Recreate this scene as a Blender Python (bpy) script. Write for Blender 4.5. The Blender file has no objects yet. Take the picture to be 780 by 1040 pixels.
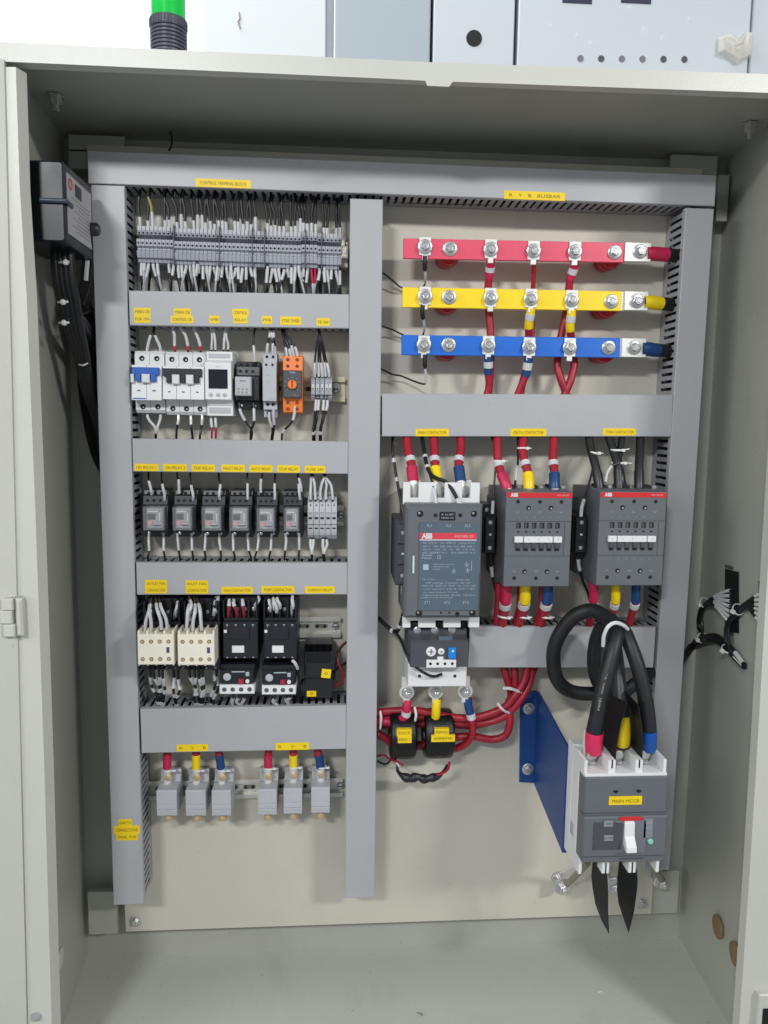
import bpy, bmesh, math, random
from mathutils import Vector, Matrix
random.seed(11)
SC = bpy.context.scene
COL = SC.collection
PI = math.pi

# ------------------------------------------------------------------ camera
F = 780.0; CX = 390.0; CY = 520.0          # photograph is 780 x 1040
DCAM = 1070.0                              # mm from the mounting plate to the camera
RM = ((0.99784119, -0.01330583, -0.064311), (0.0055807, 0.99289782, -0.11883928), (0.06543551, 0.11822383, 0.9908286))
# columns of RM: world right, world down, world depth, written in camera axes (right, down, forward)
cd = bpy.data.cameras.new("camera"); cam = bpy.data.objects.new("camera", cd); COL.objects.link(cam)
cd.sensor_fit = 'HORIZONTAL'; cd.sensor_width = 36.0; cd.lens = 36.0 * F / 780.0
cd.clip_start = 0.02; cd.clip_end = 60
def c2w(v):      # camera-axes vector -> world (x right, y away, z up)
    a = sum(RM[i][0] * v[i] for i in range(3)); b = sum(RM[i][1] * v[i] for i in range(3)); c = sum(RM[i][2] * v[i] for i in range(3))
    return Vector((a, c, -b))
r_, u_, b_ = c2w((1, 0, 0)), c2w((0, -1, 0)), c2w((0, 0, -1))
cam.matrix_world = Matrix(((r_.x, u_.x, b_.x, 0), (r_.y, u_.y, b_.y, -DCAM * .001), (r_.z, u_.z, b_.z, 0), (0, 0, 0, 1)))
SC.camera = cam

# ------------------------------------------------------------------ world, lamps, exposure
w = bpy.data.worlds.new("World"); SC.world = w; w.use_nodes = True
w.node_tree.nodes["Background"].inputs[0].default_value = (0.86, 0.93, 1.0, 1)
w.node_tree.nodes["Background"].inputs[1].default_value = 0.42
SC.view_settings.view_transform = 'Standard'; SC.view_settings.look = 'None'
SC.view_settings.exposure = -0.07; SC.view_settings.gamma = 1.0
def area(name, loc, target, sx, sy, power, color):
    l = bpy.data.lights.new(name, 'AREA'); l.shape = 'RECTANGLE'; l.size = sx; l.size_y = sy; l.energy = power; l.color = color
    o = bpy.data.objects.new(name, l); COL.objects.link(o); o.location = loc
    o.rotation_euler = (Vector(target) - Vector(loc)).to_track_quat('-Z', 'Y').to_euler(); return o
area("ceiling_and_fill_lamp", (1.8, -2.3, 1.12), (0.1, 0, -.1), .42, .14, 36, (1.0, .985, .95))
area("ceiling_and_fill_lamp", (-.8, -2.4, 1.08), (0, 0, -.1), .42, .14, 30, (.97, .985, 1.0))
area("ceiling_and_fill_lamp", (-1.0, .1, 2.0), (-.7, 1.3, .6), 1.4, .5, 52, (1, 1, 1))  # added fill lamp, only there to whiten the wall behind the cabinet

area("side_fill_light", (-2.6, -1.7, .75), (.3, 0, -.1), 1.7, 1.2, 26, (.98, 1.0, .98))  # added soft fill from the left that lifts the right side wall

# ------------------------------------------------------------------ materials
def lin(c):
    return tuple(((x / 255) / 12.92 if x / 255 <= .04045 else ((x / 255 + .055) / 1.055) ** 2.4) for x in c)
MC = {}
def mat(name, rgb, rough=.5, metal=0., var=.06, bump=0., scale=60., coat=0., trans=0., alpha=1., emit=0., peel=0., wear=0.):
    if name in MC: return MC[name]
    m = bpy.data.materials.new(name); m.use_nodes = True; nt = m.node_tree; b = nt.nodes["Principled BSDF"]
    c = lin(rgb); b.inputs["Metallic"].default_value = metal; b.inputs["Coat Weight"].default_value = coat
    b.inputs["Transmission Weight"].default_value = trans; b.inputs["Alpha"].default_value = alpha
    tc = nt.nodes.new("ShaderNodeTexCoord"); n = nt.nodes.new("ShaderNodeTexNoise"); n.inputs["Scale"].default_value = scale; n.inputs["Detail"].default_value = 5
    nt.links.new(tc.outputs["Object"], n.inputs["Vector"])
    r = nt.nodes.new("ShaderNodeMapRange"); r.inputs["To Min"].default_value = 1 - var * 1.6; r.inputs["To Max"].default_value = 1 + var * 1.6
    nt.links.new(n.outputs["Fac"], r.inputs["Value"])
    mx = nt.nodes.new("ShaderNodeVectorMath"); mx.operation = 'SCALE'; mx.inputs[0].default_value = c
    nt.links.new(r.outputs[0], mx.inputs["Scale"]); nt.links.new(mx.outputs[0], b.inputs["Base Color"])
    r2 = nt.nodes.new("ShaderNodeMapRange"); r2.inputs["To Min"].default_value = max(0, rough - .1); r2.inputs["To Max"].default_value = min(1, rough + .1)
    nt.links.new(n.outputs["Fac"], r2.inputs["Value"]); nt.links.new(r2.outputs[0], b.inputs["Roughness"])
    if bump:
        n2 = nt.nodes.new("ShaderNodeTexNoise"); n2.inputs["Scale"].default_value = scale * 9; n2.inputs["Detail"].default_value = 3
        nt.links.new(tc.outputs["Object"], n2.inputs["Vector"])
        if peel: n2.inputs["Scale"].default_value = peel
        bp = nt.nodes.new("ShaderNodeBump"); bp.inputs["Strength"].default_value = bump; bp.inputs["Distance"].default_value = .001
        nt.links.new(n2.outputs["Fac"], bp.inputs["Height"]); nt.links.new(bp.outputs[0], b.inputs["Normal"])
    if wear:      # faint smudges, rubbed patches and dust specks of the surface itself
        w1_ = nt.nodes.new("ShaderNodeTexNoise"); w1_.inputs["Scale"].default_value = 4.5; w1_.inputs["Detail"].default_value = 8; w1_.inputs["Roughness"].default_value = .7; w1_.inputs["Distortion"].default_value = .8
        mp_ = nt.nodes.new("ShaderNodeMapping"); mp_.inputs["Scale"].default_value = (1, 1, .45); nt.links.new(tc.outputs["Object"], mp_.inputs[0]); nt.links.new(mp_.outputs[0], w1_.inputs["Vector"])
        cr = nt.nodes.new("ShaderNodeMapRange"); cr.inputs["From Min"].default_value = .52; cr.inputs["From Max"].default_value = .72; cr.inputs["To Min"].default_value = 1; cr.inputs["To Max"].default_value = 1 - wear; nt.links.new(w1_.outputs["Fac"], cr.inputs["Value"])
        vo = nt.nodes.new("ShaderNodeTexVoronoi"); vo.inputs["Scale"].default_value = 38; vo.inputs["Randomness"].default_value = 1; nt.links.new(tc.outputs["Object"], vo.inputs["Vector"])
        sp_ = nt.nodes.new("ShaderNodeMapRange"); sp_.inputs["From Min"].default_value = .035; sp_.inputs["From Max"].default_value = .07; sp_.inputs["To Min"].default_value = 1 - wear * 2.2; sp_.inputs["To Max"].default_value = 1; nt.links.new(vo.outputs["Distance"], sp_.inputs["Value"])
        mu = nt.nodes.new("ShaderNodeMath"); mu.operation = 'MULTIPLY'; nt.links.new(cr.outputs[0], mu.inputs[0]); nt.links.new(sp_.outputs[0], mu.inputs[1])
        v2 = nt.nodes.new("ShaderNodeVectorMath"); v2.operation = 'SCALE'; nt.links.new(mx.outputs[0], v2.inputs[0]); nt.links.new(mu.outputs[0], v2.inputs["Scale"]); nt.links.new(v2.outputs[0], b.inputs["Base Color"])
    if emit: b.inputs["Emission Color"].default_value = (*c, 1); b.inputs["Emission Strength"].default_value = emit
    MC[name] = m; return m
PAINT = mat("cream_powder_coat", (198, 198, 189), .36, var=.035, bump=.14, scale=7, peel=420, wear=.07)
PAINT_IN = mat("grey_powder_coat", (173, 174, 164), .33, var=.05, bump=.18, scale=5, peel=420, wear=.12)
PLATE = mat("beige_powder_coat", (202, 197, 184), .40, var=.03, bump=.25, scale=6, peel=420, wear=.07)
DUCT = mat("grey_pvc", (171, 173, 176), .40, var=.03, scale=9, bump=.12, peel=60, wear=.05)
DUCT_D = mat("grey_pvc_wall", (156, 158, 163), .5, var=.03, scale=20)
RAIL = mat("zinc_rail", (214, 212, 204), .32, .45, var=.05, scale=40)
RAILY = mat("passivated_rail", (250, 240, 206), .35, .0, var=.06, scale=40)
BLACK = mat("black_plastic", (30, 32, 38), .38, var=.08, scale=80)
BLACKM = mat("black_cable", (26, 27, 30), .5, var=.2, scale=60, bump=.35, peel=110)
WIREB = mat("black_wire", (22, 22, 26), .45, var=.1, scale=150)
DARK = mat("dark_recess", (14, 15, 18), .7)
WHITE = mat("white_sleeve", (203, 204, 206), .5, var=.03)
TIE = mat("nylon_tie", (222, 222, 222), .4, var=.03)
LGREY = mat("light_grey_plastic", (180, 182, 187), .42, var=.03, scale=60)
TGREY = mat("terminal_grey", (160, 163, 172), .42, var=.05, scale=120)
DGREY = mat("dark_grey_plastic", (99, 103, 108), .45, var=.03, bump=.1, scale=60)
DGREY2 = mat("slate_grey_plastic", (72, 75, 81), .5, var=.04, scale=60)
BPLATE = mat("blue_grey_nameplate", (84, 99, 112), .42, var=.03, scale=60)
OFFW = mat("off_white_plastic", (225, 226, 226), .4, var=.02, scale=60)
MCBW = mat("breaker_white", (218, 220, 222), .35, var=.02, scale=60)
CREAM = mat("cream_plastic", (232, 226, 208), .4, var=.02, scale=60)
YEL = mat("yellow_sticker", (240, 206, 20), .45, var=.02, scale=90)
INK = mat("ink", (140, 118, 12), .6)
INKW = mat("white_ink", (205, 214, 220), .6)
INKG = mat("grey_ink", (165, 178, 188), .6)
RED = mat("red_cable", (160, 30, 48), .42, var=.14, scale=45, bump=.3, peel=90)
REDS = mat("red_shrink", (192, 34, 78), .4, var=.08, scale=60)
YELS = mat("yellow_shrink", (245, 212, 18), .4, var=.05, scale=60)
BLUS = mat("blue_shrink", (22, 66, 118), .4, var=.08, scale=60)
BARR = mat("red_busbar_sleeve", (226, 82, 108), .38, var=.05, scale=20, bump=.5, peel=28)
BARY = mat("yellow_busbar_sleeve", (250, 216, 30), .38, var=.03, scale=20, bump=.5, peel=28)
BARB = mat("blue_busbar_sleeve", (24, 104, 204), .38, var=.04, scale=20, bump=.5, peel=28)
INSUL = mat("red_insulator", (168, 22, 34), .3, var=.05, scale=40)
ZINC = mat("zinc_bolt", (202, 203, 202), .3, .75, var=.1, scale=200)
TIN = mat("tinned_copper", (232, 232, 228), .38, .3, var=.06, scale=120)
BRASS = mat("brass", (205, 180, 140), .4, .4, var=.1, scale=100)
BLUEP = mat("blue_painted_steel", (24, 66, 128), .42, var=.08, bump=.3, scale=20)
BLUEK = mat("blue_toggle", (32, 92, 180), .4, var=.03)
BLUEB = mat("blue_button", (30, 130, 215), .35)
ORG = mat("orange_plastic", (238, 128, 52), .42, var=.03)
REDB = mat("red_mark", (204, 36, 42), .45)
REDD = mat("dark_red_ferrule", (128, 36, 48), .45)
CLEAR = mat("clear_cover", (205, 208, 212), .06, var=.02, trans=.0, alpha=.2, coat=.5)
CLEARG = mat("green_lens", (10, 170, 62), .2, emit=.35)
SCREEN = mat("dark_screen", (16, 18, 34), .12, coat=.5)
BRONZE = mat("zinc_yellow_plug", (160, 128, 96), .4, .6, var=.15, scale=60)
BAG = mat("cellophane", (225, 220, 210), .15, alpha=.45)
WALLW = mat("white_wall", (240, 242, 242), .8, var=.01, scale=2)
BGP = mat("pale_blue_enclosure", (190, 197, 202), .4, var=.02, scale=3)
BGP2 = mat("blue_grey_enclosure", (160, 169, 176), .4, var=.03, scale=3)
BGP3 = mat("white_enclosure", (204, 209, 211), .4, var=.02, scale=3)
GREYB = mat("ribbed_dark_grey", (70, 72, 84), .4, var=.05)
BOXD = mat("navy_black_box", (8, 13, 19), .36, var=.05, scale=30)
STK = mat("white_label", (176, 174, 178), .5, var=.03)

# ------------------------------------------------------------------ pixels -> millimetres
def at(u, v, d):          # the point seen at photo pixel (u, v) on the plane d mm in front of the mounting plate: (x, z, d)
    w = c2w(((u - CX) / F, (v - CY) / F, 1.0)); t = (DCAM - d) / w.y
    return (w.x * t, w.z * t, d)
def atx(u, v, x):         # the same on the plane x = const
    w = c2w(((u - CX) / F, (v - CY) / F, 1.0)); t = x / w.x
    return (x, w.z * t, DCAM - w.y * t)
def rect(u0, v0, u1, v1, d):
    uc, vc = (u0 + u1) / 2, (v0 + v1) / 2
    c = at(uc, vc, d)
    return c[0], c[1], at(u1, vc, d)[0] - at(u0, vc, d)[0], at(uc, v0, d)[1] - at(uc, v1, d)[1]

# ------------------------------------------------------------------ mesh builder (x right, z up, d towards the viewer; mm)
class MB:
    def __init__(s): s.v = []; s.f = []
    def add(s, vs, fs):
        n = len(s.v); s.v += vs; s.f += [tuple(i + n for i in f) for f in fs]; return s
    def box(s, x0, x1, z0, z1, d0, d1, c=0.):
        if c <= 0:
            vs = [(x, z, d) for d in (d0, d1) for z in (z0, z1) for x in (x0, x1)]
            return s.add(vs, [(0, 2, 3, 1), (4, 5, 7, 6), (0, 1, 5, 4), (2, 6, 7, 3), (0, 4, 6, 2), (1, 3, 7, 5)])
        vs = []
        for d, k in ((d0, 0), (d1 - c, 0), (d1, c)):
            vs += [(x0 + k, z0 + k, d), (x1 - k, z0 + k, d), (x1 - k, z1 - k, d), (x0 + k, z1 - k, d)]
        fs = [(3, 2, 1, 0), (8, 9, 10, 11)]
        for a in (0, 4):
            for i in range(4):
                j = (i + 1) % 4; fs.append((a + i, a + j, a + 4 + j, a + 4 + i))
        return s.add(vs, fs)
    def rings(s, rs, cap0=True, cap1=True):
        n = len(rs[0]); vs = [p for r in rs for p in r]; fs = []
        for k in range(len(rs) - 1):
            for i in range(n):
                j = (i + 1) % n; fs.append((k * n + i, k * n + j, (k + 1) * n + j, (k + 1) * n + i))
        if cap0: fs.append(tuple(reversed(range(n))))
        if cap1: fs.append(tuple(range((len(rs) - 1) * n, len(rs) * n)))
        return s.add(vs, fs)
    def lathe(s, cx, cz, prof, n=18, axis='d', ph=0.):      # prof: [(radius, position along axis)]
        rs = []
        for r, t in prof:
            ring = []
            for i in range(n):
                a = 2 * PI * i / n + ph; c, q = r * math.cos(a), r * math.sin(a)
                ring.append((cx + c, cz + q, t) if axis == 'd' else ((t, cx + c, cz + q) if axis == 'x' else (cx + c, t, cz - q)))
            rs.append(ring)
        return s.rings(rs)
    def cyl(s, cx, cz, d0, d1, r, n=18, axis='d', ph=0.): return s.lathe(cx, cz, [(r, d0), (r, d1)], n, axis, ph)
    def prism(s, poly, d0, d1):                              # poly in (x, z)
        return s.rings([[(x, z, d0) for x, z in poly], [(x, z, d1) for x, z in poly]])
    def prismx(s, poly, x0, x1):                             # poly in (z, d)
        return s.rings([[(x0, z, d) for z, d in poly], [(x1, z, d) for z, d in poly]])
    def ringflat(s, cx, cz, r0, r1, d0, d1, n=20):
        rs = []
        for r, d in ((r0, d0), (r1, d0), (r1, d1), (r0, d1), (r0, d0)):
            rs.append([(cx + r * math.cos(2 * PI * i / n), cz + r * math.sin(2 * PI * i / n), d) for i in range(n)])
        return s.rings(rs, False, False)
    def tube(s, pts, r, n=8, caps=True):
        P = [Vector(p) for p in pts]; rs = []; up = None
        for i, p in enumerate(P):
            t = (P[min(i + 1, len(P) - 1)] - P[max(i - 1, 0)])
            t = t.normalized() if t.length > 1e-6 else Vector((0, 1, 0))
            if up is None:
                up = Vector((0, 0, 1)) if abs(t.z) < .9 else Vector((1, 0, 0))
            a = t.cross(up)
            if a.length < 1e-4: a = t.cross(Vector((1, .1, 0)))
            a.normalize(); b = a.cross(t).normalized(); up = b
            rr = r[i] if isinstance(r, (list, tuple)) else r
            rs.append([tuple(p + a * rr * math.cos(2 * PI * k / n) + b * rr * math.sin(2 * PI * k / n)) for k in range(n)])
        return s.rings(rs, caps, caps)
    def torus(s, c, ax, rx, rz, r, n=20, m=6):               # closed loop round direction ax
        c = Vector(c); ax = Vector(ax).normalized(); e1 = ax.cross(Vector((0, 0, 1)))
        if e1.length < .1: e1 = ax.cross(Vector((0, 1, 0)))
        e1.normalize(); e2 = ax.cross(e1).normalized(); rs = []
        for i in range(n + 1):
            a = 2 * PI * i / n; o = c + e1 * rx * math.cos(a) + e2 * rz * math.sin(a); out = (e1 * math.cos(a) + e2 * math.sin(a)).normalized()
            rs.append([tuple(o + out * r * .6 * math.cos(2 * PI * k / m) + ax * r * 1.3 * math.sin(2 * PI * k / m)) for k in range(m)])
        return s.rings(rs, False, False)
    def mesh(s, name, material, o=(0, 0, 0), smooth=False):
        me = bpy.data.meshes.new(name)
        me.from_pydata([((x - o[0]) * .001, -(d - o[2]) * .001, (z - o[1]) * .001) for x, z, d in s.v], [], s.f)
        bm = bmesh.new(); bm.from_mesh(me); bmesh.ops.recalc_face_normals(bm, faces=bm.faces); bm.to_mesh(me); bm.free()
        me.materials.append(material)
        if smooth: me.shade_smooth(); me.set_sharp_from_angle(angle=math.radians(38))
        return me
    def build(s, name, material, parent=None, smooth=False, bevel=0., o=(0, 0, 0), kind=None):
        ob = bpy.data.objects.new(name, s.mesh(name, material, o, smooth)); COL.objects.link(ob)
        if parent is not None: ob.parent = parent
        else: ob.location = (o[0] * .001, -o[2] * .001, o[1] * .001)
        if bevel:
            m = ob.modifiers.new("edge", 'BEVEL'); m.width = bevel * .001; m.segments = 2; m.limit_method = 'ANGLE'; m.angle_limit = math.radians(50)
        if kind: ob["kind"] = kind
        return ob

def tag(o, label, cat, group=None):
    o["label"] = label; o["category"] = cat
    if group: o["group"] = group
    return o
def thing(name, label, cat, x, z, d=0., group=None, rot=0.):
    o = bpy.data.objects.new(name, None); COL.objects.link(o); o.empty_display_size = .01
    o.location = (x * .001, -d * .001, z * .001); o.rotation_euler = (0, -rot, 0)
    return tag(o, label, cat, group)
def kids(o): return [c for c in bpy.data.objects if c.parent == o]
def dup(root, x, z, d, label=None, group=None, rot=None):
    r = root.copy(); COL.objects.link(r); r.location = (x * .001, -d * .001, z * .001)
    if rot is not None: r.rotation_euler = (0, -rot, 0)
    if label: r["label"] = label
    if group: r["group"] = group
    for ch in kids(root):
        c = ch.copy(); COL.objects.link(c); c.parent = r
        for g in kids(ch):
            q = g.copy(); COL.objects.link(q); q.parent = c
    return r

TXT = {}
def text(s, h, x, z, d, material, parent, width=None, align='CENTER', name="lettering", bold=0.):
    key = (s, align, bold)
    if key not in TXT:
        cu = bpy.data.curves.new("lettering_source", 'FONT'); cu.body = s; cu.align_x = align; cu.align_y = 'CENTER'; cu.size = 1.0; cu.offset = bold; cu.resolution_u = 3
        ob = bpy.data.objects.new("lettering_source", cu); COL.objects.link(ob)
        dg = bpy.context.evaluated_depsgraph_get(); me = bpy.data.meshes.new_from_object(ob.evaluated_get(dg))
        V = [tuple(v.co) for v in me.vertices]; P = [tuple(p.vertices) for p in me.polygons]
        bpy.data.objects.remove(ob); bpy.data.curves.remove(cu); bpy.data.meshes.remove(me); TXT[key] = (V, P)
    V, P = TXT[key]
    if not V: return
    ww = max(v[0] for v in V) - min(v[0] for v in V); hh = max(v[1] for v in V) - min(v[1] for v in V)
    k = h / .72; kx = k if not width else width / ww
    me = bpy.data.meshes.new(name)
    me.from_pydata([((x + v[0] * kx) * .001, -d * .001, (z + v[1] * k) * .001) for v in V], [], P)
    me.materials.append(material); ob = bpy.data.objects.new(name, me); COL.objects.link(ob); ob.parent = parent
    return ob

def spline(pts, n=8):
    P = [Vector(p) for p in pts]
    if len(P) < 3:
        return [P[0].lerp(P[-1], i / 3) for i in range(4)]
    out = []
    for i in range(len(P) - 1):
        p0 = P[i - 1] if i else P[0] * 2 - P[1]; p1, p2 = P[i], P[i + 1]; p3 = P[i + 2] if i + 2 < len(P) else P[-1] * 2 - P[-2]
        for k in range(n):
            t = k / n
            out.append(.5 * ((2 * p1) + (p2 - p0) * t + (2 * p0 - 5 * p1 + 4 * p2 - p3) * t * t + (3 * p1 - p0 - 3 * p2 + p3) * t ** 3))
    out.append(P[-1]); return out
def cut(path, a, b):      # part of the path between arc fractions a..b
    L = [0.]
    for i in range(1, len(path)): L.append(L[-1] + (path[i] - path[i - 1]).length)
    T = L[-1]; a *= T; b *= T
    def pt(s_):
        for i in range(1, len(L)):
            if L[i] >= s_ - 1e-9:
                q = (s_ - L[i - 1]) / max(L[i] - L[i - 1], 1e-9); return path[i - 1].lerp(path[i], min(max(q, 0), 1))
        return path[-1]
    k = max(5, int(44 * (b - a) / T) + 3)
    return [pt(a + (b - a) * i / (k - 1)) for i in range(k)]
def cable(name, label, cat, pts, r, material, sleeves=(), group=None, n=8, px=True, sm=5, parts=None):
    """pts are (u, v, d) photo positions at depth d (px) or mm; sleeves: (a, b, radius, material, part name)"""
    P = [at(*p) for p in pts] if px else pts
    path = spline(P, sm); o = tuple(path[0])
    ob = MB().tube([tuple(p) for p in path], r, n).build(name, material, None, True, o=o)
    tag(ob, label, cat, group)
    for s in sleeves:
        q = [tuple(p) for p in cut(path, s[0], s[1])]
        MB().tube(q, s[2], n).build(s[4], s[3], ob, True, o=o)
    return ob
ORD = ['first', 'second', 'third', 'fourth', 'fifth', 'sixth', 'seventh', 'eighth']

# ================================================================== CABINET SHELL
FD = 212.0; BD = -38.0
IL = [at(24.5, 90, FD), at(57, 1060, FD)]                     # inner edge of the left frame lip
cab = thing("electrical_cabinet", "large open cream steel control cabinet holding the whole mounting panel", "cabinet", 0, 0)
def quad_slab(name, pts, th_vec, material, parent=None, bevel=0):
    a = [tuple(p) for p in pts]; b = [tuple(Vector(p) + Vector(th_vec)) for p in pts]
    return MB().rings([a, b]).build(name, material, parent, False, bevel)
def lerp2(A, B, z):       # point on the line A-B (x,z,d) at height z
    t = (z - A[1]) / (B[1] - A[1]); return (A[0] + (B[0] - A[0]) * t, z, A[2] + (B[2] - A[2]) * t)
ZT, ZB = 620., -760.
# inner corner lines
Lf = (at(17, 68, FD), at(51, 1040, FD)); Rf = (at(797, 300, FD), at(754, 1040, FD))
Lb = (at(66, 200, BD + 2), at(88, 920, BD + 2)); Rb = (at(735, 200, BD + 2), at(690, 930, BD + 2))
ceil_f = at(390, 84, FD)[1]; ceil_b = ceil_f
floor_b = at(520, 955.5, BD)[1]; floor_f = floor_b - 2
LIP = 16.
def wl(z, L, dx=0): p = lerp2(L[0], L[1], z); return (p[0] + dx, z, p[2])
top_in = at(390, 79, FD)[1] + 3; top_out = at(390, 60, FD)[1] + 2
CT = top_in + 8         # ceiling underside
# side walls, back wall, ceiling and floor
for A_, B_, sg in ((Lf, Lb, -1), (Rf, Rb, 1)):
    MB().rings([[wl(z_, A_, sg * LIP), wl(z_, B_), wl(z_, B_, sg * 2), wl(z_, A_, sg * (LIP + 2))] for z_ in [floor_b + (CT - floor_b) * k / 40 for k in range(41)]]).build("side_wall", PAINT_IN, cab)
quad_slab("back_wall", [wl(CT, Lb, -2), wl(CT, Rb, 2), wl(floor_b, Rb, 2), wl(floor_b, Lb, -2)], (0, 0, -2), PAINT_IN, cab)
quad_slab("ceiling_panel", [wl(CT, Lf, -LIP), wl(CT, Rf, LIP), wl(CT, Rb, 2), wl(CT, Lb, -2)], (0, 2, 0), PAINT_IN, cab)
quad_slab("floor_panel", [wl(floor_b, Lf, -LIP), wl(floor_b, Rf, LIP), wl(floor_b, Rb, 2), wl(floor_b, Lb, -2)], (0, -2, 0), mat("grey_floor_paint", (190, 192, 181), .26, var=.06, scale=4, bump=.15, peel=420, wear=.14), cab)
# frame: folded edges round the opening
fl = []
for v, ue, ui in ((68, -4, 16), (190, 3, 20), (300, 9, 27), (520, 14, 36), (780, 22, 45), (1060, 29, 53)):
    fl.append((at(ue, v, FD + 3), at(ui, v, FD + 3)))
zs = [p[1][1] for p in fl]
def frame_side(pairs, lipdir):
    mb = MB()
    for k in range(len(pairs) - 1):
        a, b = pairs[k], pairs[k + 1]
        # face, inner return lip and outer return
        q = [a[0], a[1], b[1], b[0]]
        mb.rings([q, [(p[0], p[1], p[2] - 2) for p in q]])
        lip = [a[1], b[1]]
        mb.rings([[a[1], b[1], (b[1][0] + lipdir, b[1][1], b[1][2] - 14), (a[1][0] + lipdir, a[1][1], a[1][2] - 14)],
                  [(a[1][0] - lipdir * .25, a[1][1], a[1][2] - .5), (b[1][0] - lipdir * .25, b[1][1], b[1][2] - .5), (b[1][0] + lipdir * .75, b[1][1], b[1][2] - 14), (a[1][0] + lipdir * .75, a[1][1], a[1][2] - 14)]])
    return mb
frame_side(fl, 5.5).build("front_frame", PAINT, cab)
fr = []
for v, ue, ui in ((93, 850, 808), (300, 846, 797), (582, 836, 779.5), (640, 834, 776), (780, 826, 768), (900, 820, 760.5), (1060, 812, 749.5)):
    fr.append((at(ue, v, FD + 3), at(ui, v, FD + 3)))
frame_side(fr, -.8).build("front_frame", PAINT, cab)
tl = [(at(-6, 42.0, FD + 3), at(-6, 62, FD + 3)), (at(395, 61, FD + 3), at(395, 80, FD + 3)), (at(432, 63, FD + 3), at(432, 82, FD + 3)),
      (at(434, 63, FD + 3), at(434, 87, FD + 3)), (at(456, 64, FD + 3), at(456, 88, FD + 3)), (at(460, 64, FD + 3), at(460, 83, FD + 3)), (at(830, 77, FD + 3), at(830, 96, FD + 3))]
mt = MB()
for k in range(len(tl) - 1):
    a, b = tl[k], tl[k + 1]; q = [a[0], b[0], b[1], a[1]]
    mt.rings([q, [(p[0], p[1], p[2] - 2) for p in q]])
    t0 = [(a[0][0], a[0][1] - .4, FD + .8), (b[0][0], b[0][1] - .4, FD + .8), (b[0][0], b[0][1] - .4, -36), (a[0][0], a[0][1] - .4, -36)]
    mt.rings([t0, [(p[0], p[1] - 1.5, p[2]) for p in t0]])
mt.build("front_frame", PAINT, cab)
a, b = tl[0][1], tl[-1][1]
q = [a, b, (b[0], b[1] - 3, b[2] - 17), (a[0], a[1] - 3, a[2] - 17)]
MB().rings([[(p[0], p[1] + 4, p[2] - 1) for p in q], [(p[0], p[1] + 5.2, p[2] - 1) for p in q]]).build("rain_lip", PAINT, cab)
# bolts in the upper corners
def corner_stud(u, v, d):
    x, z, _ = at(u, v, d)
    m = MB().cyl(x, -d, z, CT, 7, 6, 'z'); 
    MB().lathe(x, d, [(10, CT - 1), (10, CT - 3.5), (7, CT - 3.7), (7, CT - 12), (3.5, CT - 12), (3.5, CT - 19)], 6, 'z').build("eye_bolt_nut", ZINC, cab, True)
for u, v in ((57, 108), (762, 132)): corner_stud(u, v, 105)
# corner gussets under the roof, like welded folds
for (u0, v0, u1, v1) in ((70, 138, 127, 152), (681, 158, 728, 174)):
    x, z, w_, h_ = rect(u0, v0, u1, v1, -6)
    MB().box(x - w_ / 2, x + w_ / 2, z - h_ / 2 - 4, z + h_ / 2, -10, -4).build("mounting_bracket", PAINT_IN, cab, bevel=.6)
for (u0, v0, u1, v1) in ((728, 178, 739, 225), (70, 152, 90, 172), (90, 905, 119, 948), (659, 884, 688.5, 927)):
    x, z, w_, h_ = rect(u0, v0, u1, v1, -6)
    MB().box(x - w_ / 2, x + w_ / 2, z - h_ / 2, z + h_ / 2, -14, -4).build("mounting_bracket", PAINT_IN, cab, bevel=.6)
# round knock-outs in the side walls
def side_disc(u, v, L, name, r, material, into):
    # where does this pixel hit the (nearly x = const) wall?
    x = L; p = atx(u, v, x); 
    return p
pR = [wl(-400, Rf, LIP), wl(-400, Rb)]
def on_wall(u, v, Lf_, Lb_, sgn):
    wd = c2w(((u - CX) / F, (v - CY) / F, 1.0)); best = None
    for k in range(400):
        d = FD - k * .625; t = (DCAM - d) / wd.y; x, z = wd.x * t, wd.z * t
        a, b = wl(z, Lf_, sgn * LIP), wl(z, Lb_); xx = b[0] + (a[0] - b[0]) * (d - b[2]) / (a[2] - b[2])
        e = abs(x - xx)
        if best is None or e < best[0]: best = (e, (xx, z, d))
    return best[1]
for (u, v) in ((731, 941), (749, 969)):
    p = on_wall(u, v, Rf, Rb, 1)
    a, b = wl(p[1], Rf, LIP), wl(p[1], Rb); ang = math.atan2(a[0] - b[0], a[2] - b[2])
    e = bpy.data.objects
    m = MB().lathe(0, 0, [(16, 0), (16, 1.2), (13, 2.2), (3, 2.2)], 28, 'x')
    o = m.build("knockout_plug", BRONZE, cab, True); o.location = ((p[0] - 3.0) * .001, -p[2] * .001, p[1] * .001); o.rotation_euler = (0, 0, PI - ang * -1)
    o.scale = (1, 1, 1)
p = on_wall(61, 973, Lf, Lb, -1)
o = MB().lathe(0, 0, [(13, 0), (13, 1.2), (11, 1.6), (3, 1.6)], 24, 'x').build("knockout_plug", PAINT, cab, True)
o.location = ((p[0] + .6) * .001, -p[2] * .001, p[1] * .001); o.rotation_euler = (0, 0, .09)
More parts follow.
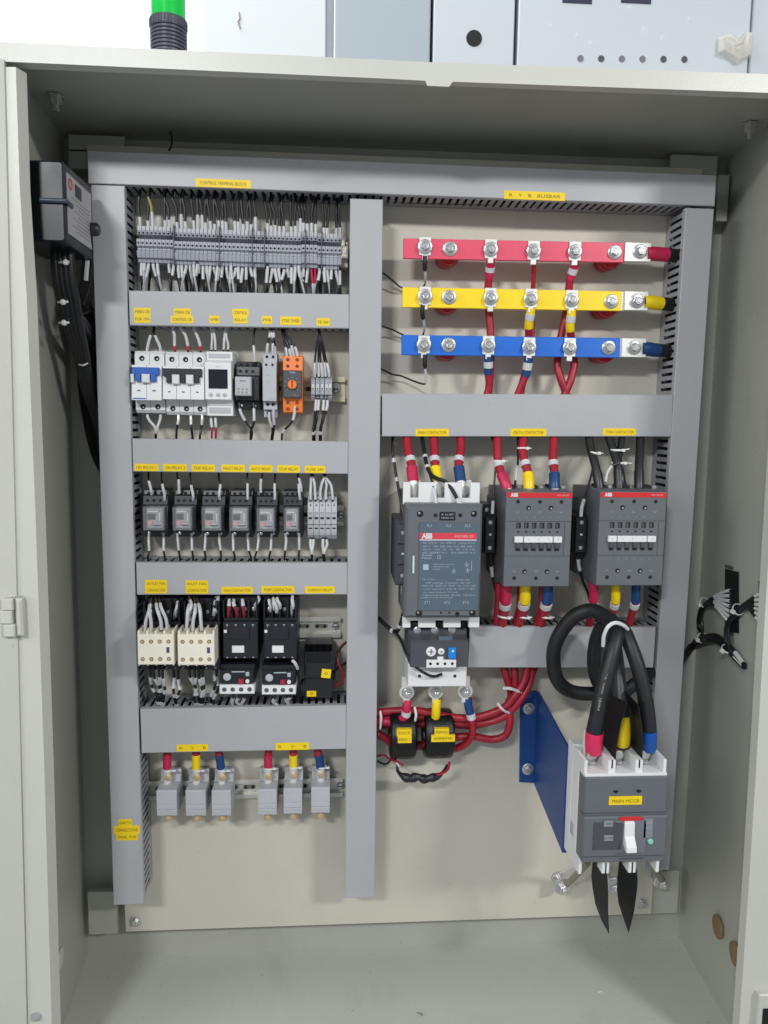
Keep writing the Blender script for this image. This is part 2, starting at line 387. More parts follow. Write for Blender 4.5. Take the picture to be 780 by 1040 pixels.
# hinge on the left, door leaf swung open
door = thing("cabinet_door", "cream cabinet door leaf swung open beyond the left frame edge", "door", *at(10, 400, FD)[:2])
dl = [(at(4, 60, FD + 6)), (at(27.5, 1062, FD + 6))]
pa, pb = dl
dv = (-150, 0, 60)
q = [pa, pb, tuple(Vector(pb) + Vector(dv)), tuple(Vector(pa) + Vector(dv))]
ox, oz = door.location.x * 1000, door.location.z * 1000
MB().rings([[(p[0] - ox, p[1] - oz, p[2]) for p in q], [(p[0] - ox - 1, p[1] - oz, p[2] - 2.5) for p in q]]).build("door_leaf", PAINT, door)
q2 = [pa, pb, (pb[0] - .5, pb[1], pb[2] - 7), (pa[0] - .5, pa[1], pa[2] - 7)]
MB().rings([[(p[0] - ox, p[1] - oz, p[2] - .2) for p in q2], [(p[0] - ox - 1.5, p[1] - oz, p[2] - .2) for p in q2]]).build("door_edge", PAINT, door)
hx, hz, hw, hh = rect(3, 606, 24, 648, FD + 12)
hg = bpy.data.objects.new("hinge", None); COL.objects.link(hg); hg.parent = cab; hg.location = (hx * .001, 0, hz * .001)
MB().box(-hw * .5, hw * .06, hh * .18, hh * .46, FD + 4, FD + 16, 1.2).box(-hw * .46, hw * .10, -hh * .46, -hh * .16, FD + 4, FD + 16, 1.2).build("hinge_knuckle", PAINT, hg, bevel=.6)
MB().box(-hw * .62, -hw * .02, -hh * .155, hh * .175, FD + 5, FD + 15, 1.5).build("hinge_leaf", PAINT, hg, bevel=.6)
MB().box(hw * .12, hw * .46, -hh * .46, hh * .46, FD + 3, FD + 14, 2.5).build("hinge_body", PAINT, hg, bevel=.8)
MB().cyl(hw * .26, FD + 9, hh * .46, hh * .5, 3, 12, 'z').cyl(-hw * .18, FD + 9, hh * .45, hh * .48, 3.6, 12, 'z').build("hinge_pin", ZINC, hg, True)
lx, lz, lw, lh = rect(768, 1008, 790, 1042, FD + 8)
lt = bpy.data.objects.new("latch_keeper", None); COL.objects.link(lt); lt.parent = cab; lt.location = (lx * .001, 0, lz * .001)
MB().box(-lw / 2, lw / 2, -lh / 2, lh / 2, FD + 2, FD + 12, 1.5).build("keeper_body", PAINT, lt, bevel=.6)
MB().box(-lw * .28, lw * .5, -lh * .5, lh * .1, FD + 11, FD + 13).build("keeper_slot", DARK, lt)
bx, bz, _ = at(36, 1034, FD + 6)
sc = thing("cap_screw", "small shiny screw head at lower end of left frame", "screw", bx, bz, FD + 3)
MB().lathe(0, 0, [(6, 0), (6, 1), (4.5, 3.5), (1.5, 4.6)], 16).build("screw_head", ZINC, sc, True)

# ================================================================== MOUNTING PLATE
pl = thing("mounting_plate", "beige painted steel plate that carries all the switchgear", "panel", 0, 0)
c = [at(88, 147, 0), at(713, 171.5, 0), at(661, 928, 0), at(128, 946, 0)]
a = at(124, 300, 0)
MB().rings([c, [(p[0], p[1], -2.5) for p in c]]).build("plate", PLATE, pl)
def hexbolt(name, label, u, v, d, r, group=None, washer=1.75, ht=6, mat_=None, stud=0):
    x, z, _ = at(u, v, d); t = thing(name, label, "bolt", x, z, d, group)
    MB().lathe(0, 0, [(r * washer, 0), (r * washer, 1.2), (r * washer * .93, 1.6), (r, 1.7)], 24).build("washer", mat_ or ZINC, t, True)
    m = MB().lathe(0, 0, [(r, 1.6), (r, ht - .8), (r * .86, ht)], 6, ph=random.random())
    if stud: m.lathe(0, 0, [(r * .5, ht - 1), (r * .5, ht + stud), (r * .3, ht + stud + .6)], 12)
    m.build("hex_head", mat_ or ZINC, t, False, bevel=.3)
    return t
hexbolt("plate_bolt", "zinc bolt at the bottom left corner of the mounting plate", 138, 935, 0, 5, ht=7)
hexbolt("plate_bolt", "zinc bolt at the bottom right corner of the mounting plate", 651.5, 917.5, 0, 5, ht=7)

# ================================================================== CABLE DUCTS
DH = 62.0
STICKER_LIST = []
def duct(label, u0, v0, u1, v1, wpx0, wpx1, vertical, stickers=(), slots=(1, 1)):
    """(u0,v0)-(u1,v1): centre line of the lid in the photo; wpx: width in px at both ends"""
    a, b = at(u0, v0, DH), at(u1, v1, DH); L = math.hypot(b[0] - a[0], b[1] - a[1]); cx, cz = (a[0] + b[0]) / 2, (a[1] + b[1]) / 2
    if vertical:
        wd = (at(u0 + wpx0 / 2, v0, DH)[0] - at(u0 - wpx0 / 2, v0, DH)[0] + at(u1 + wpx1 / 2, v1, DH)[0] - at(u1 - wpx1 / 2, v1, DH)[0]) / 2
        rot = -math.atan2(b[0] - a[0], a[1] - b[1]) * -1
    else:
        wd = (at(u0, v0 - wpx0 / 2, DH)[1] - at(u0, v0 + wpx0 / 2, DH)[1] + at(u1, v1 - wpx1 / 2, DH)[1] - at(u1, v1 + wpx1 / 2, DH)[1]) / 2
        rot = math.atan2(b[1] - a[1], b[0] - a[0])
    t = thing("cable_duct", label, "cable duct", cx, cz, 0, "grey slotted cable ducts", rot)
    h = wd / 2; l = L / 2
    def bx(m, s0, s1, t0, t1, d0, d1, c=0):   # s along, t across
        return m.box(t0, t1, s0, s1, d0, d1, c) if vertical else m.box(s0, s1, t0, t1, d0, d1, c)
    m = MB(); bx(m, -l, l, -h, h, DH - 2.2, DH, .8); bx(m, -l, l, -h, -h + 1.4, DH - 9, DH - 2.2); bx(m, -l, l, h - 1.4, h, DH - 9, DH - 2.2)
    m.build("duct_lid", DUCT, t)
    m = MB(); bx(m, -l, l, -h + 2, h - 2, .2, 1.6); n = int(L / 10); p = L / n
    for sd in (-1, 1):
        t0, t1 = (-h + 2.0, -h + 3.4) if sd < 0 else (h - 3.4, h - 2.0)
        bx(m, -l, l, t0, t1, .3, 12); bx(m, -l, l, t0 + .15, t1 - .15, 56.5, 59.6)
        for k in range(n):
            s = -l + k * p; bx(m, s + 2.1, s + p - 2.1, t0, t1, 12, 56.5)
    m.build("slotted_wall", DUCT_D, t)
    m = MB()
    for k in range(9):
        tt = -h + 8 + (wd - 16) * k / 8
        m.tube([((tt + random.uniform(-3, 3), -l + 3 + (2 * l - 6) * j / 8, 20 + 24 * ((k * 5) % 4) / 4 + random.uniform(-4, 4)) if vertical else (-l + 3 + (2 * l - 6) * j / 8, tt + random.uniform(-3, 3), 20 + 24 * ((k * 5) % 4) / 4 + random.uniform(-4, 4))) for j in range(9)], 4.2, 6)
    m.build("packed_wires", WIREB, t, True, kind="stuff")
    ca, sa = math.cos(rot), math.sin(rot)
    for st in stickers:
        for i, (x0, y0, x1, y1, tx) in enumerate(st):
            x, z, w_, h_ = rect(x0, y0, x1, y1, DH + .4); dx, dz = x - cx, z - cz
            lx_, lz_ = dx * ca + dz * sa, -dx * sa + dz * ca
            s = MB().box(lx_ - w_ / 2, lx_ + w_ / 2, lz_ - h_ / 2, lz_ + h_ / 2, DH + .05 + .15 * (i % 2), DH + .4 + .15 * (i % 2)).build("label_sticker", YEL, t)
            if tx: text(tx, h_ * .40, lx_, lz_ - h_ * .04, DH + .7 + .15 * (i % 2), INK, s, width=w_ * .84)
    return t
def one(*a): return [a]
duct("grey duct running across the very top of the panel", 89, 169.5, 727, 193.5, 33, 32, False,
     [one(198.5, 182, 255, 190.5, "CONTROL TERMINAL BLOCK"), one(512, 194.5, 574, 203, "R   Y   B   BUSBAR")])
duct("tall grey duct along the left edge of the panel", 109.2, 188, 130.5, 919, 34, 30.7, True,
     [[(120.5, 832, 134, 839, "EARTH"), (115.5, 838.5, 142, 847, "CONNECTIONS"), (118, 846.5, 140, 853.5, "PANEL M-09")]])
duct("tall grey duct down the middle between the small and the big devices", 372.3, 202, 365.4, 912, 34, 29.5, True)
duct("tall grey duct along the right edge of the panel", 711, 211.5, 667, 884, 32.8, 22.5, True)
duct("short grey duct below the long terminal row with several yellow stickers of different widths", 131, 312.7, 354.5, 316.3, 35.5, 34.5, False,
     [[(136, 312.5, 153, 320.3, "MAIN CB"), (136, 320, 153, 328, "FOR 1PH")], [(176.5, 313, 194, 321, "MAIN CB"), (173, 320.6, 196.5, 328.3, "CONTROL CB")],
      one(212.5, 320.5, 223, 328.5, "VMR"), [(235.8, 313.5, 252.5, 321.3, "CONTROL"), (237, 321, 251.5, 328.5, "RELAY")], one(266, 321, 276.5, 329, "PFR"),
      one(284.5, 321.5, 306, 330, "STAR TIMER"), one(321.5, 323, 335, 331, "TB 24V")])
duct("short grey duct with seven yellow stickers in a row above the clear relays", 134.5, 462.2, 353.5, 464.9, 33, 33.5, False,
     [one(a, b, c_, e, s) for a, b, c_, e, s in ((136.5, 471, 161, 478.3, "ON RELAY 1"), (165.5, 471.2, 190, 478.6, "ON RELAY 2"), (194.5, 471.6, 218.5, 479, "TRIP RELAY"), (225, 471.8, 249, 479.3, "FAULT RELAY"),
      (253.5, 472.3, 277, 479.6, "AUTO RELAY"), (281.5, 472.6, 304.5, 480, "STOP RELAY"), (309.5, 473, 330.5, 480.3, "FUSE 24V"))])
duct("short grey duct between the clear relays and the black contactors", 138.5, 587.8, 352.5, 587.8, 32.5, 32.7, False,
     [[(147.3, 589, 169.7, 596, "OUTLET FAN"), (147.3, 595.6, 169.7, 602.8, "CONTACTOR")], [(188.5, 589.5, 211.5, 596.2, "INLET FAN"), (188.5, 596, 211.5, 603, "CONTACTOR")],
      one(225, 596, 257, 603, "FAN CONTACTOR"), one(265.5, 595.2, 299, 602.5, "PUMP CONTACTOR"), one(310, 595.5, 340, 602.5, "CURRENT RELAY")])
duct("lowest short grey duct above the six power terminals", 143, 742.7, 351.5, 738.7, 45, 44, False,
     [one(179.5, 756, 211.5, 763, "R     Y     B"), one(280, 754.3, 314, 761.7, "R     Y     B")])
duct("grey duct below the coloured busbars with three yellow stickers", 388, 421.5, 683, 422.3, 43.5, 42.5, False,
     [one(422, 435.5, 456, 443, "MAIN CONTACTOR"), one(518.5, 435.2, 555, 443, "DELTA CONTACTOR"), one(612.5, 435, 646, 442.3, "STAR CONTACTOR")])
duct("grey duct below the two smaller big contactors, crossed by the thick black loop", 476, 657.2, 665, 657.8, 41, 42, False)

# ================================================================== DIN RAILS
def rail(label, u0, u1, v0, v1, material, screws=()):
    a = rect(u0, v0, u1, v1, 9); t = thing("din_rail", label, "rail", a[0], a[1], 0, "steel mounting rails"); l = a[2] / 2; h = a[3] / 2; q = h * .62
    prof = [(-h, 9.2), (-h, 8.2), (-q - .5, 8.2), (-q - .5, 1.2), (q + .5, 1.2), (q + .5, 8.2), (h, 8.2), (h, 9.2), (q - .6, 9.2), (q - .6, 2.2), (-q + .6, 2.2), (-q + .6, 9.2)]
    MB().prismx(prof, -l, l).build("rail_profile", material, t, bevel=.25)
    m = MB(); k = -l + 10
    while k < l - 22:
        m.box(k, k + 13, -3, 3, 2.1, 2.5, .1).cyl(k, 0, 2.1, 2.5, 3, 12).cyl(k + 13, 0, 2.1, 2.5, 3, 12); k += 25
    m.build("slot_hole", mat("rail_slot", (120, 118, 110), .6), t)
    for s in screws:
        x = at(s, (v0 + v1) / 2, 4)[0] - a[0]
        MB().lathe(x, 0, [(5.6, 2.3), (5.6, 3.4), (4, 5.6), (1.2, 6.2)], 16).build("rail_screw", ZINC, t, True)
        MB().box(x - 3.2, x + 3.2, -.6, .6, 5.2, 6.5).build("rail_screw_slot", DARK, t)
    return t
rail("rail behind the long grey terminal row", 139, 352, 237, 262, RAIL)
rail("cream yellowish rail carrying the breakers and the orange timer", 134, 351.5, 381, 406.5, RAILY, (341,))
rail("steel rail carrying the six clear relays", 146, 350, 512.5, 533.5, RAIL, (346,))
rail("wide steel rail running behind the black contactors", 150, 347, 627, 648, RAIL, (341,))
rail("lowest rail carrying the six grey power terminals", 152, 349, 792, 811, RAIL, (346,))

# ================================================================== ROW 1: terminals
def make_terminal():
    t = thing("terminal_block", "narrow grey two-tier terminal in the long row at the top left", "terminal", 0, 0, 0, "grey terminals in the long top row")
    pr = [(-22, 9), (22, 9), (24, 30), (22, 39), (11, 42), (8, 32), (5.5, 32), (4.5, 47), (-4, 47), (-6, 43), (-8, 43), (-10, 46.5), (-18, 45), (-19, 41), (-23, 40), (-24, 28)]
    MB().prismx(pr, -2.45, 2.45).build("housing", TGREY, t, bevel=.35)
    MB().cyl(0, 13, 40.2, 42.2, 1.35, 10).cyl(0, -.5, 46.9, 47.6, 1.35, 10).build("screw_hole", DARK, t)
    MB().box(-2.2, 2.2, 16.5, 21.5, 38, 41).build("marker_tag", LGREY, t)
    return t
def NTH(i):
    n = i + 1; return ORD[i] if i < 8 else "%d%s" % (n, "th" if 10 <= n % 100 <= 20 else {1: "st", 2: "nd", 3: "rd"}.get(n % 10, "th"))
T0 = at(141, 247.5, 45); T1 = at(345, 254.5, 45); NT = 50
term = make_terminal(); slope1 = (T1[1] - T0[1]) / (T1[0] - T0[0]); xs1 = []
pitch1 = (T1[0] - T0[0]) / (NT - 1)
for i in range(NT):
    x = T0[0] + pitch1 * i; z = T0[1] + slope1 * (x - T0[0]) + (1.2 if i in range(0, 9) or i in range(40, 44) else 0); xs1.append((x, z))
    t = term if i == 0 else dup(term, x, z, 0)
    t.location = (x * .001, 0, z * .001)
    t["label"] = "narrow grey two-tier terminal, %s from the left in the long top row" % NTH(i)
sp = thing("end_plate", "", "terminal", 0, 0)
bpy.data.objects.remove(sp)
sepm = MB().box(-.5, .5, -24.5, 24.5, 9, 48).mesh("partition_plate", DGREY2)
for n_, i in enumerate((9, 20, 28, 31, 41, 45)):
    x, z = xs1[i]; o = bpy.data.objects.new("partition_plate", sepm); COL.objects.link(o); o.location = ((x - pitch1 / 2) * .001, 0, z * .001)
    tag(o, "thin dark partition plate just left of the %s terminal of the top row" % NTH(i), "partition", "partition plates in the top terminal row")
x, z, w_, h_ = rect(345.5, 243, 353.5, 269.5, 45)
t = thing("end_clamp", "cream end clamp closing the right end of the top terminal row", "clamp", x, z)
MB().box(-w_ / 2, w_ / 2, -h_ / 2, h_ / 2, 9, 30, 1).box(-w_ / 2, w_ / 2, -h_ * .2, h_ * .24, 30, 44, 2).box(-w_ * .35, w_ * .1, h_ * .28, h_ * .5, 30, 40, 1).build("clamp_body", CREAM, t, bevel=.5)
MB().cyl(0, h_ * .02, 43.5, 45.2, 2.4, 12).build("clamp_screw", ZINC, t, True)

G1 = "black wires dropping from the top duct into the terminal row"; G2 = "white sleeved wires below the terminal row"
SL = "marker_sleeve"
skip_top = {1, 4, 5, 8, 22, 29, 30, 36, 44, 47}
topd = at(250, 196, 50)
def wire_top(i):
    x, z = xs1[i]; x += random.uniform(-.6, .6)
    zt = topd[1] + (x - topd[0]) * -.045 + 6
    g = (i // 2) * 2 + .5; xt = xs1[min(int(g), NT - 1)][0] * .5 + x * .5 + random.uniform(-2, 2)
    zs_ = z + 24; L = zt - zs_; sl = random.choice([5, 6, 8, 9, 15]) 
    pts = [(x, z + 16, 36), (x + random.uniform(-.5, .5), zs_ + 5, 37), (x + (xt - x) * .3 + random.uniform(-1, 1), zs_ + L * .45, 38), (xt + random.uniform(-1.5, 1.5), zs_ + L * .72, 38), (xt + random.uniform(1, 4), zt + 2, 34 + random.uniform(-6, 6)), (xt + 2, zt + 12, 30)]
    cable("control_wire", "black wire with white sleeve entering the top row terminal %s from the left" % NTH(i), "wire", pts, 1.8, WIREB if i != 3 else mat("green_yellow_wire", (150, 146, 70), .5), [(.02, min(.6, (8 + sl) / (L + 20)), 2.0, WHITE, SL)], G1, 6, False, 3)
for i in range(NT):
    if i in skip_top or random.random() < .08: continue
    wire_top(i)
for i in range(NT):
    if i in (5, 6, 29, 30): continue
    x, z = xs1[i]
    for k in range(2 if random.random() < .3 else 1):
        dd = 38 + k * 5; xx = x + random.uniform(-1, 1); g = xs1[min(NT - 1, (i // 3) * 3 + 1)][0]
        zb = at(250, 303, 40)[1] + (x - topd[0]) * -.02
        red = i in (42, 43)
        xe = g + random.uniform(-5, 5)
        pts = [(xx, z - 16, dd - 4), (xx, z - 27, dd), (xx * .6 + xe * .4, z - 40, dd + random.uniform(-2, 3)), (xe * .85 + xx * .15, (z - 44 + zb) / 2, dd - 1), (xe, zb, dd - 6), (xe, zb - 10, 30)]
        a0 = random.uniform(.08, .16); a1 = a0 + random.uniform(.20, .34)
        base = REDS if red else (WIREB if random.random() < .6 else mat("grey_wire", (176, 178, 180), .5))
        sv = [(a0, a1, 2.0, WHITE, SL)]
        if random.random() < .5: sv.append((.74, .82, 2.1, WHITE, SL))
        if red: sv = [(.45, .7, 2.0, WHITE, SL)]
        cable("control_wire", ("%s wire with %s sleeve under the %s terminal of the top row" % ("black" if base is WIREB else "grey", "two pale" if len(sv) > 1 else "one pale", NTH(i)) + (", rear one" if k == 0 else ", front one")) if not red else "red wire with white sleeve under the %s terminal of the top row, %s one" % (NTH(i), ("rear", "front")[k]), "wire", pts, 1.5, base, sv, G2 if not red else "red wires under the terminal row", 6, False, 3)

for i in range(2, NT - 2, 2):
    if i in (4, 6, 30): continue
    x, z = xs1[i]; zb = at(250, 303, 30)[1]; e_ = random.uniform(-7, 7)
    cable("control_wire", "black wire low behind the sleeved ones under the %s terminal of the top row" % NTH(i), "wire", [(x, z - 18, 24), (x + e_ * .2, z - 32, 26), (x + e_ * .7, z - 50, 24), (x + e_, zb - 8, 22)], 1.7, WIREB, (), "rear black wires under the terminal row", 6, False, 3)
# ================================================================== ROW 2: breakers and relays
def wires_to(pts_list, label, r=1.15, material=None, sl=None, group=None, n=6):
    k = len(pts_list)
    for i, pts in enumerate(pts_list):
        lb = label if k == 1 else "%s, %s from the left" % (label, ORD[i])
        pts = [pts[0]] + [(p[0] + random.uniform(-.9, .9), p[1], p[2] + random.uniform(-2, 3)) for p in pts[1:-1]] + [pts[-1]]
        cable("control_wire", lb, "wire", pts, r, material or WIREB, sl if sl is not None else [(.02, .62, 1.75, WHITE, SL)], group, n)
def breaker(label, uL, uR, vt, vb, poles, kind):
    x, z, w_, h_ = rect(uL, vt, uR, vb, 58)
    t = thing("circuit_breaker", label, "breaker", x, z); W, H = w_ / 2, h_ / 2
    cz0, cz1 = -H * .60 if poles == 2 else -H * .52, H * .52
    pr = [(-H, 9), (H, 9), (H, 46), (H * .9, 50), (cz1, 50), (cz1, 66), (cz0, 70), (cz0, 50), (-H * .9, 50), (-H, 46)]
    gap = w_ / poles
    for p in range(poles):
        MB().prismx(pr, -W + gap * p + .15, -W + gap * (p + 1) - .15).build("pole_housing", MCBW, t, bevel=.5)
        xc = -W + gap * (p + .5)
        MB().cyl(xc, H * .76, 49.5, 50.4, 3.4, 14).cyl(xc, -H * .80, 49.5, 50.4, 3.4, 14).build("terminal_hole", DARK, t)
        MB().lathe(xc + .6, H * .76 - .6, [(1.2, 50.2), (1.1, 50.8)], 10).lathe(xc + .6, -H * .80 - .6, [(1.2, 50.2), (1.1, 50.8)], 10).build("terminal_screw", ZINC, t, True)
    wz0, wz1 = H * .10, H * .44
    MB().box(-W + 1.5, W - 2.5, wz0 + 4, wz1, 66, 72, .5).build("toggle_bar", BLUEK if kind == 'blue' else BLACK, t, bevel=.4)
    for p in range(poles):
        xc = -W + gap * (p + .5)
        MB().box(xc - gap * .17, xc + gap * .17, wz0 - 4, wz0 + 6, 66, 73, .4).build("toggle_lever", BLUEK if kind == 'blue' else BLACK, t, bevel=.3)
        if p < poles:
            xr = xc + gap * .5 if p < poles - 1 else None
            if xr is not None: MB().box(xr - gap * .27, xr + gap * .27, wz0 - 6, wz0 + (5 if kind == 'blue' else 6), 66, 74.5, 1.2).build("toggle_guard", MCBW, t, bevel=.6)
        MB().box(xc - 1.5, xc + 1.5, -H * .30, -H * .27, 68.5, 69.6).build("rating_mark", DARK, t)
    if kind == 'blue':
        MB().box(-W, -W + gap * .22, wz0 - 6, wz0 + 5, 66, 73.5, 1).build("toggle_guard", MCBW, t, bevel=.6)
        MB().box(-W + 2, -W + gap * .95, -H * .56, -H * .53, 69.4, 70.4).build("printed_line", BLUEK, t)
        text("C16", 2.2, gap * .5, -H * .30, 69.9, INKG, t); text("C16", 2.2, -gap * .5, -H * .30, 69.9, INKG, t)
    return t
breaker("two-pole white circuit breaker with blue toggle bar", 135.5, 166, 356, 419.5, 2, 'blue')
breaker("three-pole white circuit breaker with black toggle bar", 166.8, 208.8, 357, 421.5, 3, 'black')
wires_to([[(149, 360, 42), (150, 352, 46), (154, 340, 48), (156, 334, 44), (157, 325, 34)], [(163, 360, 42), (162, 352, 46), (158, 343, 48), (156.5, 335, 44), (157, 325, 34)]], "short wire fanning up from the blue-toggle breaker", 1.3, sl=[(.05, .5, 1.9, WHITE, SL)])
wires_to([[(149, 415, 42), (151, 425, 44), (157, 434, 44), (158, 441, 40), (158, 450, 30)], [(163, 415, 42), (162, 425, 44), (159, 434, 44), (158, 441, 40), (158, 450, 30)]], "short wire gathering under the blue-toggle breaker", 1.2, sl=[(.15, .65, 1.8, WHITE, SL)])
wires_to([[(u, 360, 42), (u - 0.5, 350, 44), (u + e * .5, 340, 46), (u + e, 333, 44), (u + e, 322, 34)] for u, e in ((178, -2), (191, -7), (204, -7))], "wire with red ferrule above the black-toggle breaker", 1.35, sl=[(.10, .2, 1.9, REDB, "ferrule"), (.2, .74, 2.0, WHITE, SL)])
wires_to([[(u, 417, 42), (u, 425, 44), (u + e * .6, 434, 45), (u + e, 443, 42), (u + e, 452, 34)] for u, e in ((180.5, -1), (193, 2), (205, -2))], "black wire below the black-toggle breaker", 1.5, sl=[(.1, .38, 1.8, TIN, "ferrule")])
# digital monitoring relay
x, z, w_, h_ = rect(209.5, 356.5, 236, 422.5, 58)
t = thing("digital_relay", "white digital monitoring relay with dark square screen", "relay", x, z); W, H = w_ / 2, h_ / 2
MB().prismx([(-H, 9), (H, 9), (H, 50), (H * .98, 54), (H * .72, 54), (H * .70, 62), (H * .62, 68), (-H * .50, 68), (-H * .56, 58), (-H * .70, 54), (-H, 54)], -W, W).build("housing", OFFW, t, bevel=.6)
MB().box(-W * .82, W * .82, H * .78, H * .92, 53.5, 54.6).box(-W * .82, W * .82, -H * .92, -H * .74, 53.5, 54.6).build("terminal_vent", LGREY, t)
MB().box(-W * .72, W * .72, -H * .02 - 6, H * .42, 67.6, 69.4, .6).build("screen", SCREEN, t)
text("MULTI", 1.6, 0, H * .50, 68.6, INKG, t)
for k in (-.55, 0, .5): MB().lathe(W * k, -H * .35, [(2.3, 68), (2.3, 69.5), (1.6, 70)], 14).build("push_button", LGREY, t, True)
wires_to([[(u, 361, 42), (u, 350, 45), (u + e * .5, 342, 46), (u + e, 334, 42), (u + e, 324, 34)] for u, e in ((215, 0), (219, -3), (227, 2), (231, -1))], "thin white sleeved wire above the digital relay", 1.1, sl=[(.15, .8, 1.6, WHITE, SL)])
wires_to([[(u, 418, 42), (u, 426, 45), (u, 435, 45), (u, 445, 38)] for u in (215, 219)], "red and white sleeved wire below the digital relay", 1.3, REDS, [(.15, .55, 1.9, WHITE, SL)])

def socket_relay(label, u0, v0, u1, v1, f0, g0, f1, g1, clear=True, fd=78):
    """black socket rect at d=44 and front relay rect at d=fd"""
    x, z, w_, h_ = rect(u0, v0, u1, v1, 44); t = thing("plug_in_relay", label, "relay", x, z, 0, "plug-in relays in black sockets"); W, H = w_ / 2, h_ / 2
    MB().prismx([(-H, 9), (H, 9), (H, 38), (H * .80, 40), (H * .78, 46), (H * .40, 48), (H * .36, 54), (-H * .62, 54), (-H * .66, 44), (-H, 42)], -W, W).build("socket", BLACK, t, bevel=.5)
    m = MB(); 
    for k in (-.62, -.1, .42): m.cyl(W * k, H * .87, 39, 40.4, 1.9, 10).cyl(W * k, H * .58, 46.6, 48, 1.9, 10)
    m.build("terminal_hole", DARK, t)
    m = MB()
    for k in (-.62, .55): m.lathe(W * k, -H * .84, [(2.2, 42), (2.2, 43.6), (1.4, 44)], 10)
    m.build("terminal_screw", ZINC, t, True)
    a = rect(f0, g0, f1, g1, fd); fx, fz, fw, fh = a[0] - x, a[1] - z, a[2] / 2, a[3] / 2
    if clear:
        MB().box(fx - fw, fx + fw, fz - fh, fz + fh, 52, fd, 1.2).build("clear_cover", CLEAR, t, bevel=.6)
        MB().box(fx - fw * .75, fx + fw * .75, fz - fh * .85, fz + fh * .9, 52, fd - 6, .8).build("relay_core", mat("relay_core_grey", (150, 151, 152), .5, var=.35, scale=260), t)
        MB().box(fx - fw * .68, fx + fw * .1, fz - fh * .1, fz + fh * .42, fd - 8, fd - 5.2, .8).build("relay_coil", mat("coil_grey", (52, 52, 55), .5, var=.3, scale=300), t)
        MB().box(fx - fw * .95, fx + fw * .95, fz - fh * .98, fz - fh * .84, 52, fd - 4).build("relay_foot", DGREY2, t)
        MB().lathe(fx - fw * .42, fz - fh * .38, [(3.1, fd - 6.2), (3.1, fd - 4.5), (1.5, fd - 4.5)], 12).build("pink_indicator", mat("pink_lamp", (214, 138, 138), .5), t)
        MB().box(fx - fw * .5, fx - fw * .05, fz + fh * .02, fz + fh * .12, fd - 6, fd - 5).box(fx - fw * .1, fx + fw * .6, fz - fh * .62, fz - fh * .5, fd - 6, fd - 5).build("printed_mark", DARK, t)
        MB().box(fx - fw * .1, fx + fw * .62, fz - fh * .50, fz - fh * .44, fd - 6, fd - 4.6).box(fx + fw * .42, fx + fw * .56, fz - fh * .2, fz + fh * .65, fd - 6, fd - 4.6).box(fx - fw * .6, fx + fw * .56, fz + fh * .55, fz + fh * .66, fd - 6, fd - 4.6).build("white_frame_print", WHITE, t)
    else:
        MB().box(fx - fw, fx + fw, fz - fh, fz + fh, 50, fd, 1.5).build("relay_body", LGREY, t, bevel=.7)
        m = MB()
        for i in range(3):
            for j in range(2): m.lathe(fx + fw * (-.55 + .5 * i), fz + fh * (-.3 - .35 * j), [(1.6, fd), (1.6, fd + .5)], 10)
        m.build("indicator_dots", mat("pinkish_grey", (160, 140, 138), .6), t)
        text("RELAY", 2, fx, fz + fh * .55, fd + .3, DARK, t)
    return t
socket_relay("grey-faced relay in black socket beside the digital relay", 240, 367, 264, 416, 238.5, 382.5, 255, 402, False, 66)
wires_to([[(259, 372, 42), (259, 358, 46), (258, 347, 46), (258.5, 334, 42), (258, 324, 34)]], "single wire above the grey-faced relay", 1.3, sl=[(.1, .42, 1.8, WHITE, SL)])
wires_to([[(243, 408, 46), (245, 418, 48), (250, 429, 46), (255, 438, 42), (254, 450, 34)], [(257.5, 408, 46), (258, 420, 48), (258, 430, 46), (255.5, 438, 42), (254.5, 450, 34)]], "black wire below the grey-faced relay", 1.5, sl=[(.15, .42, 1.9, WHITE, SL)])
# slim grey relay
x, z, w_, h_ = rect(267, 357.5, 281, 424, 58); t = thing("slim_relay", "slim light grey relay left of the orange timer", "relay", x, z); W, H = w_ / 2, h_ / 2
MB().prismx([(-H, 9), (H, 9), (H, 46), (H * .94, 52), (H * .68, 52), (H * .66, 62), (-H * .5, 62), (-H * .52, 50), (-H * .76, 50), (-H * .78, 44), (-H, 44)], -W, W).build("housing", LGREY, t, bevel=.6)
MB().cyl(-W * .45, H * .86, 51.6, 52.6, 1.9, 10).cyl(W * .45, H * .86, 51.6, 52.6, 1.9, 10).cyl(-W * .45, H * .60, 61.6, 62.6, 1.6, 10).cyl(W * .45, H * .60, 61.6, 62.6, 1.6, 10).cyl(-W * .4, -H * .6, 49.6, 50.6, 2.1, 10).cyl(W * .4, -H * .6, 49.6, 50.6, 2.1, 10).cyl(-W * .4, -H * .86, 43.6, 44.6, 2.1, 10).build("terminal_hole", DARK, t)
MB().box(-W * .6, W * .1, H * .28, H * .31, 61.6, 62.5).box(-W * .6, W * .2, H * .08, H * .11, 61.6, 62.5).box(W * .1, W * .7, -H * .44, -H * .42, 61.6, 62.5).build("printed_mark", INKG, t)
wires_to([[(271, 363, 44), (272, 352, 48), (274, 340, 48), (274.5, 332, 42), (274, 322, 34)], [(277, 363, 44), (277.5, 352, 48), (277.5, 340, 48), (278, 332, 42), (278, 322, 34)], [(279, 368, 44), (279, 350, 47), (276, 340, 49), (275, 332, 42), (276, 322, 34)]], "black wire above the slim grey relay", 1.6, sl=[(.08, .32, 1.9, WHITE, SL), (.45, .62, 1.9, WHITE, SL)])
wires_to([[(273, 415, 46), (274, 427, 48), (276, 436, 44), (275, 450, 34)], [(278, 410, 46), (278, 422, 48), (277.5, 434, 44), (276, 450, 34)]], "wire below the slim grey relay", 1.4, sl=[(.1, .5, 2.0, LGREY, SL)])
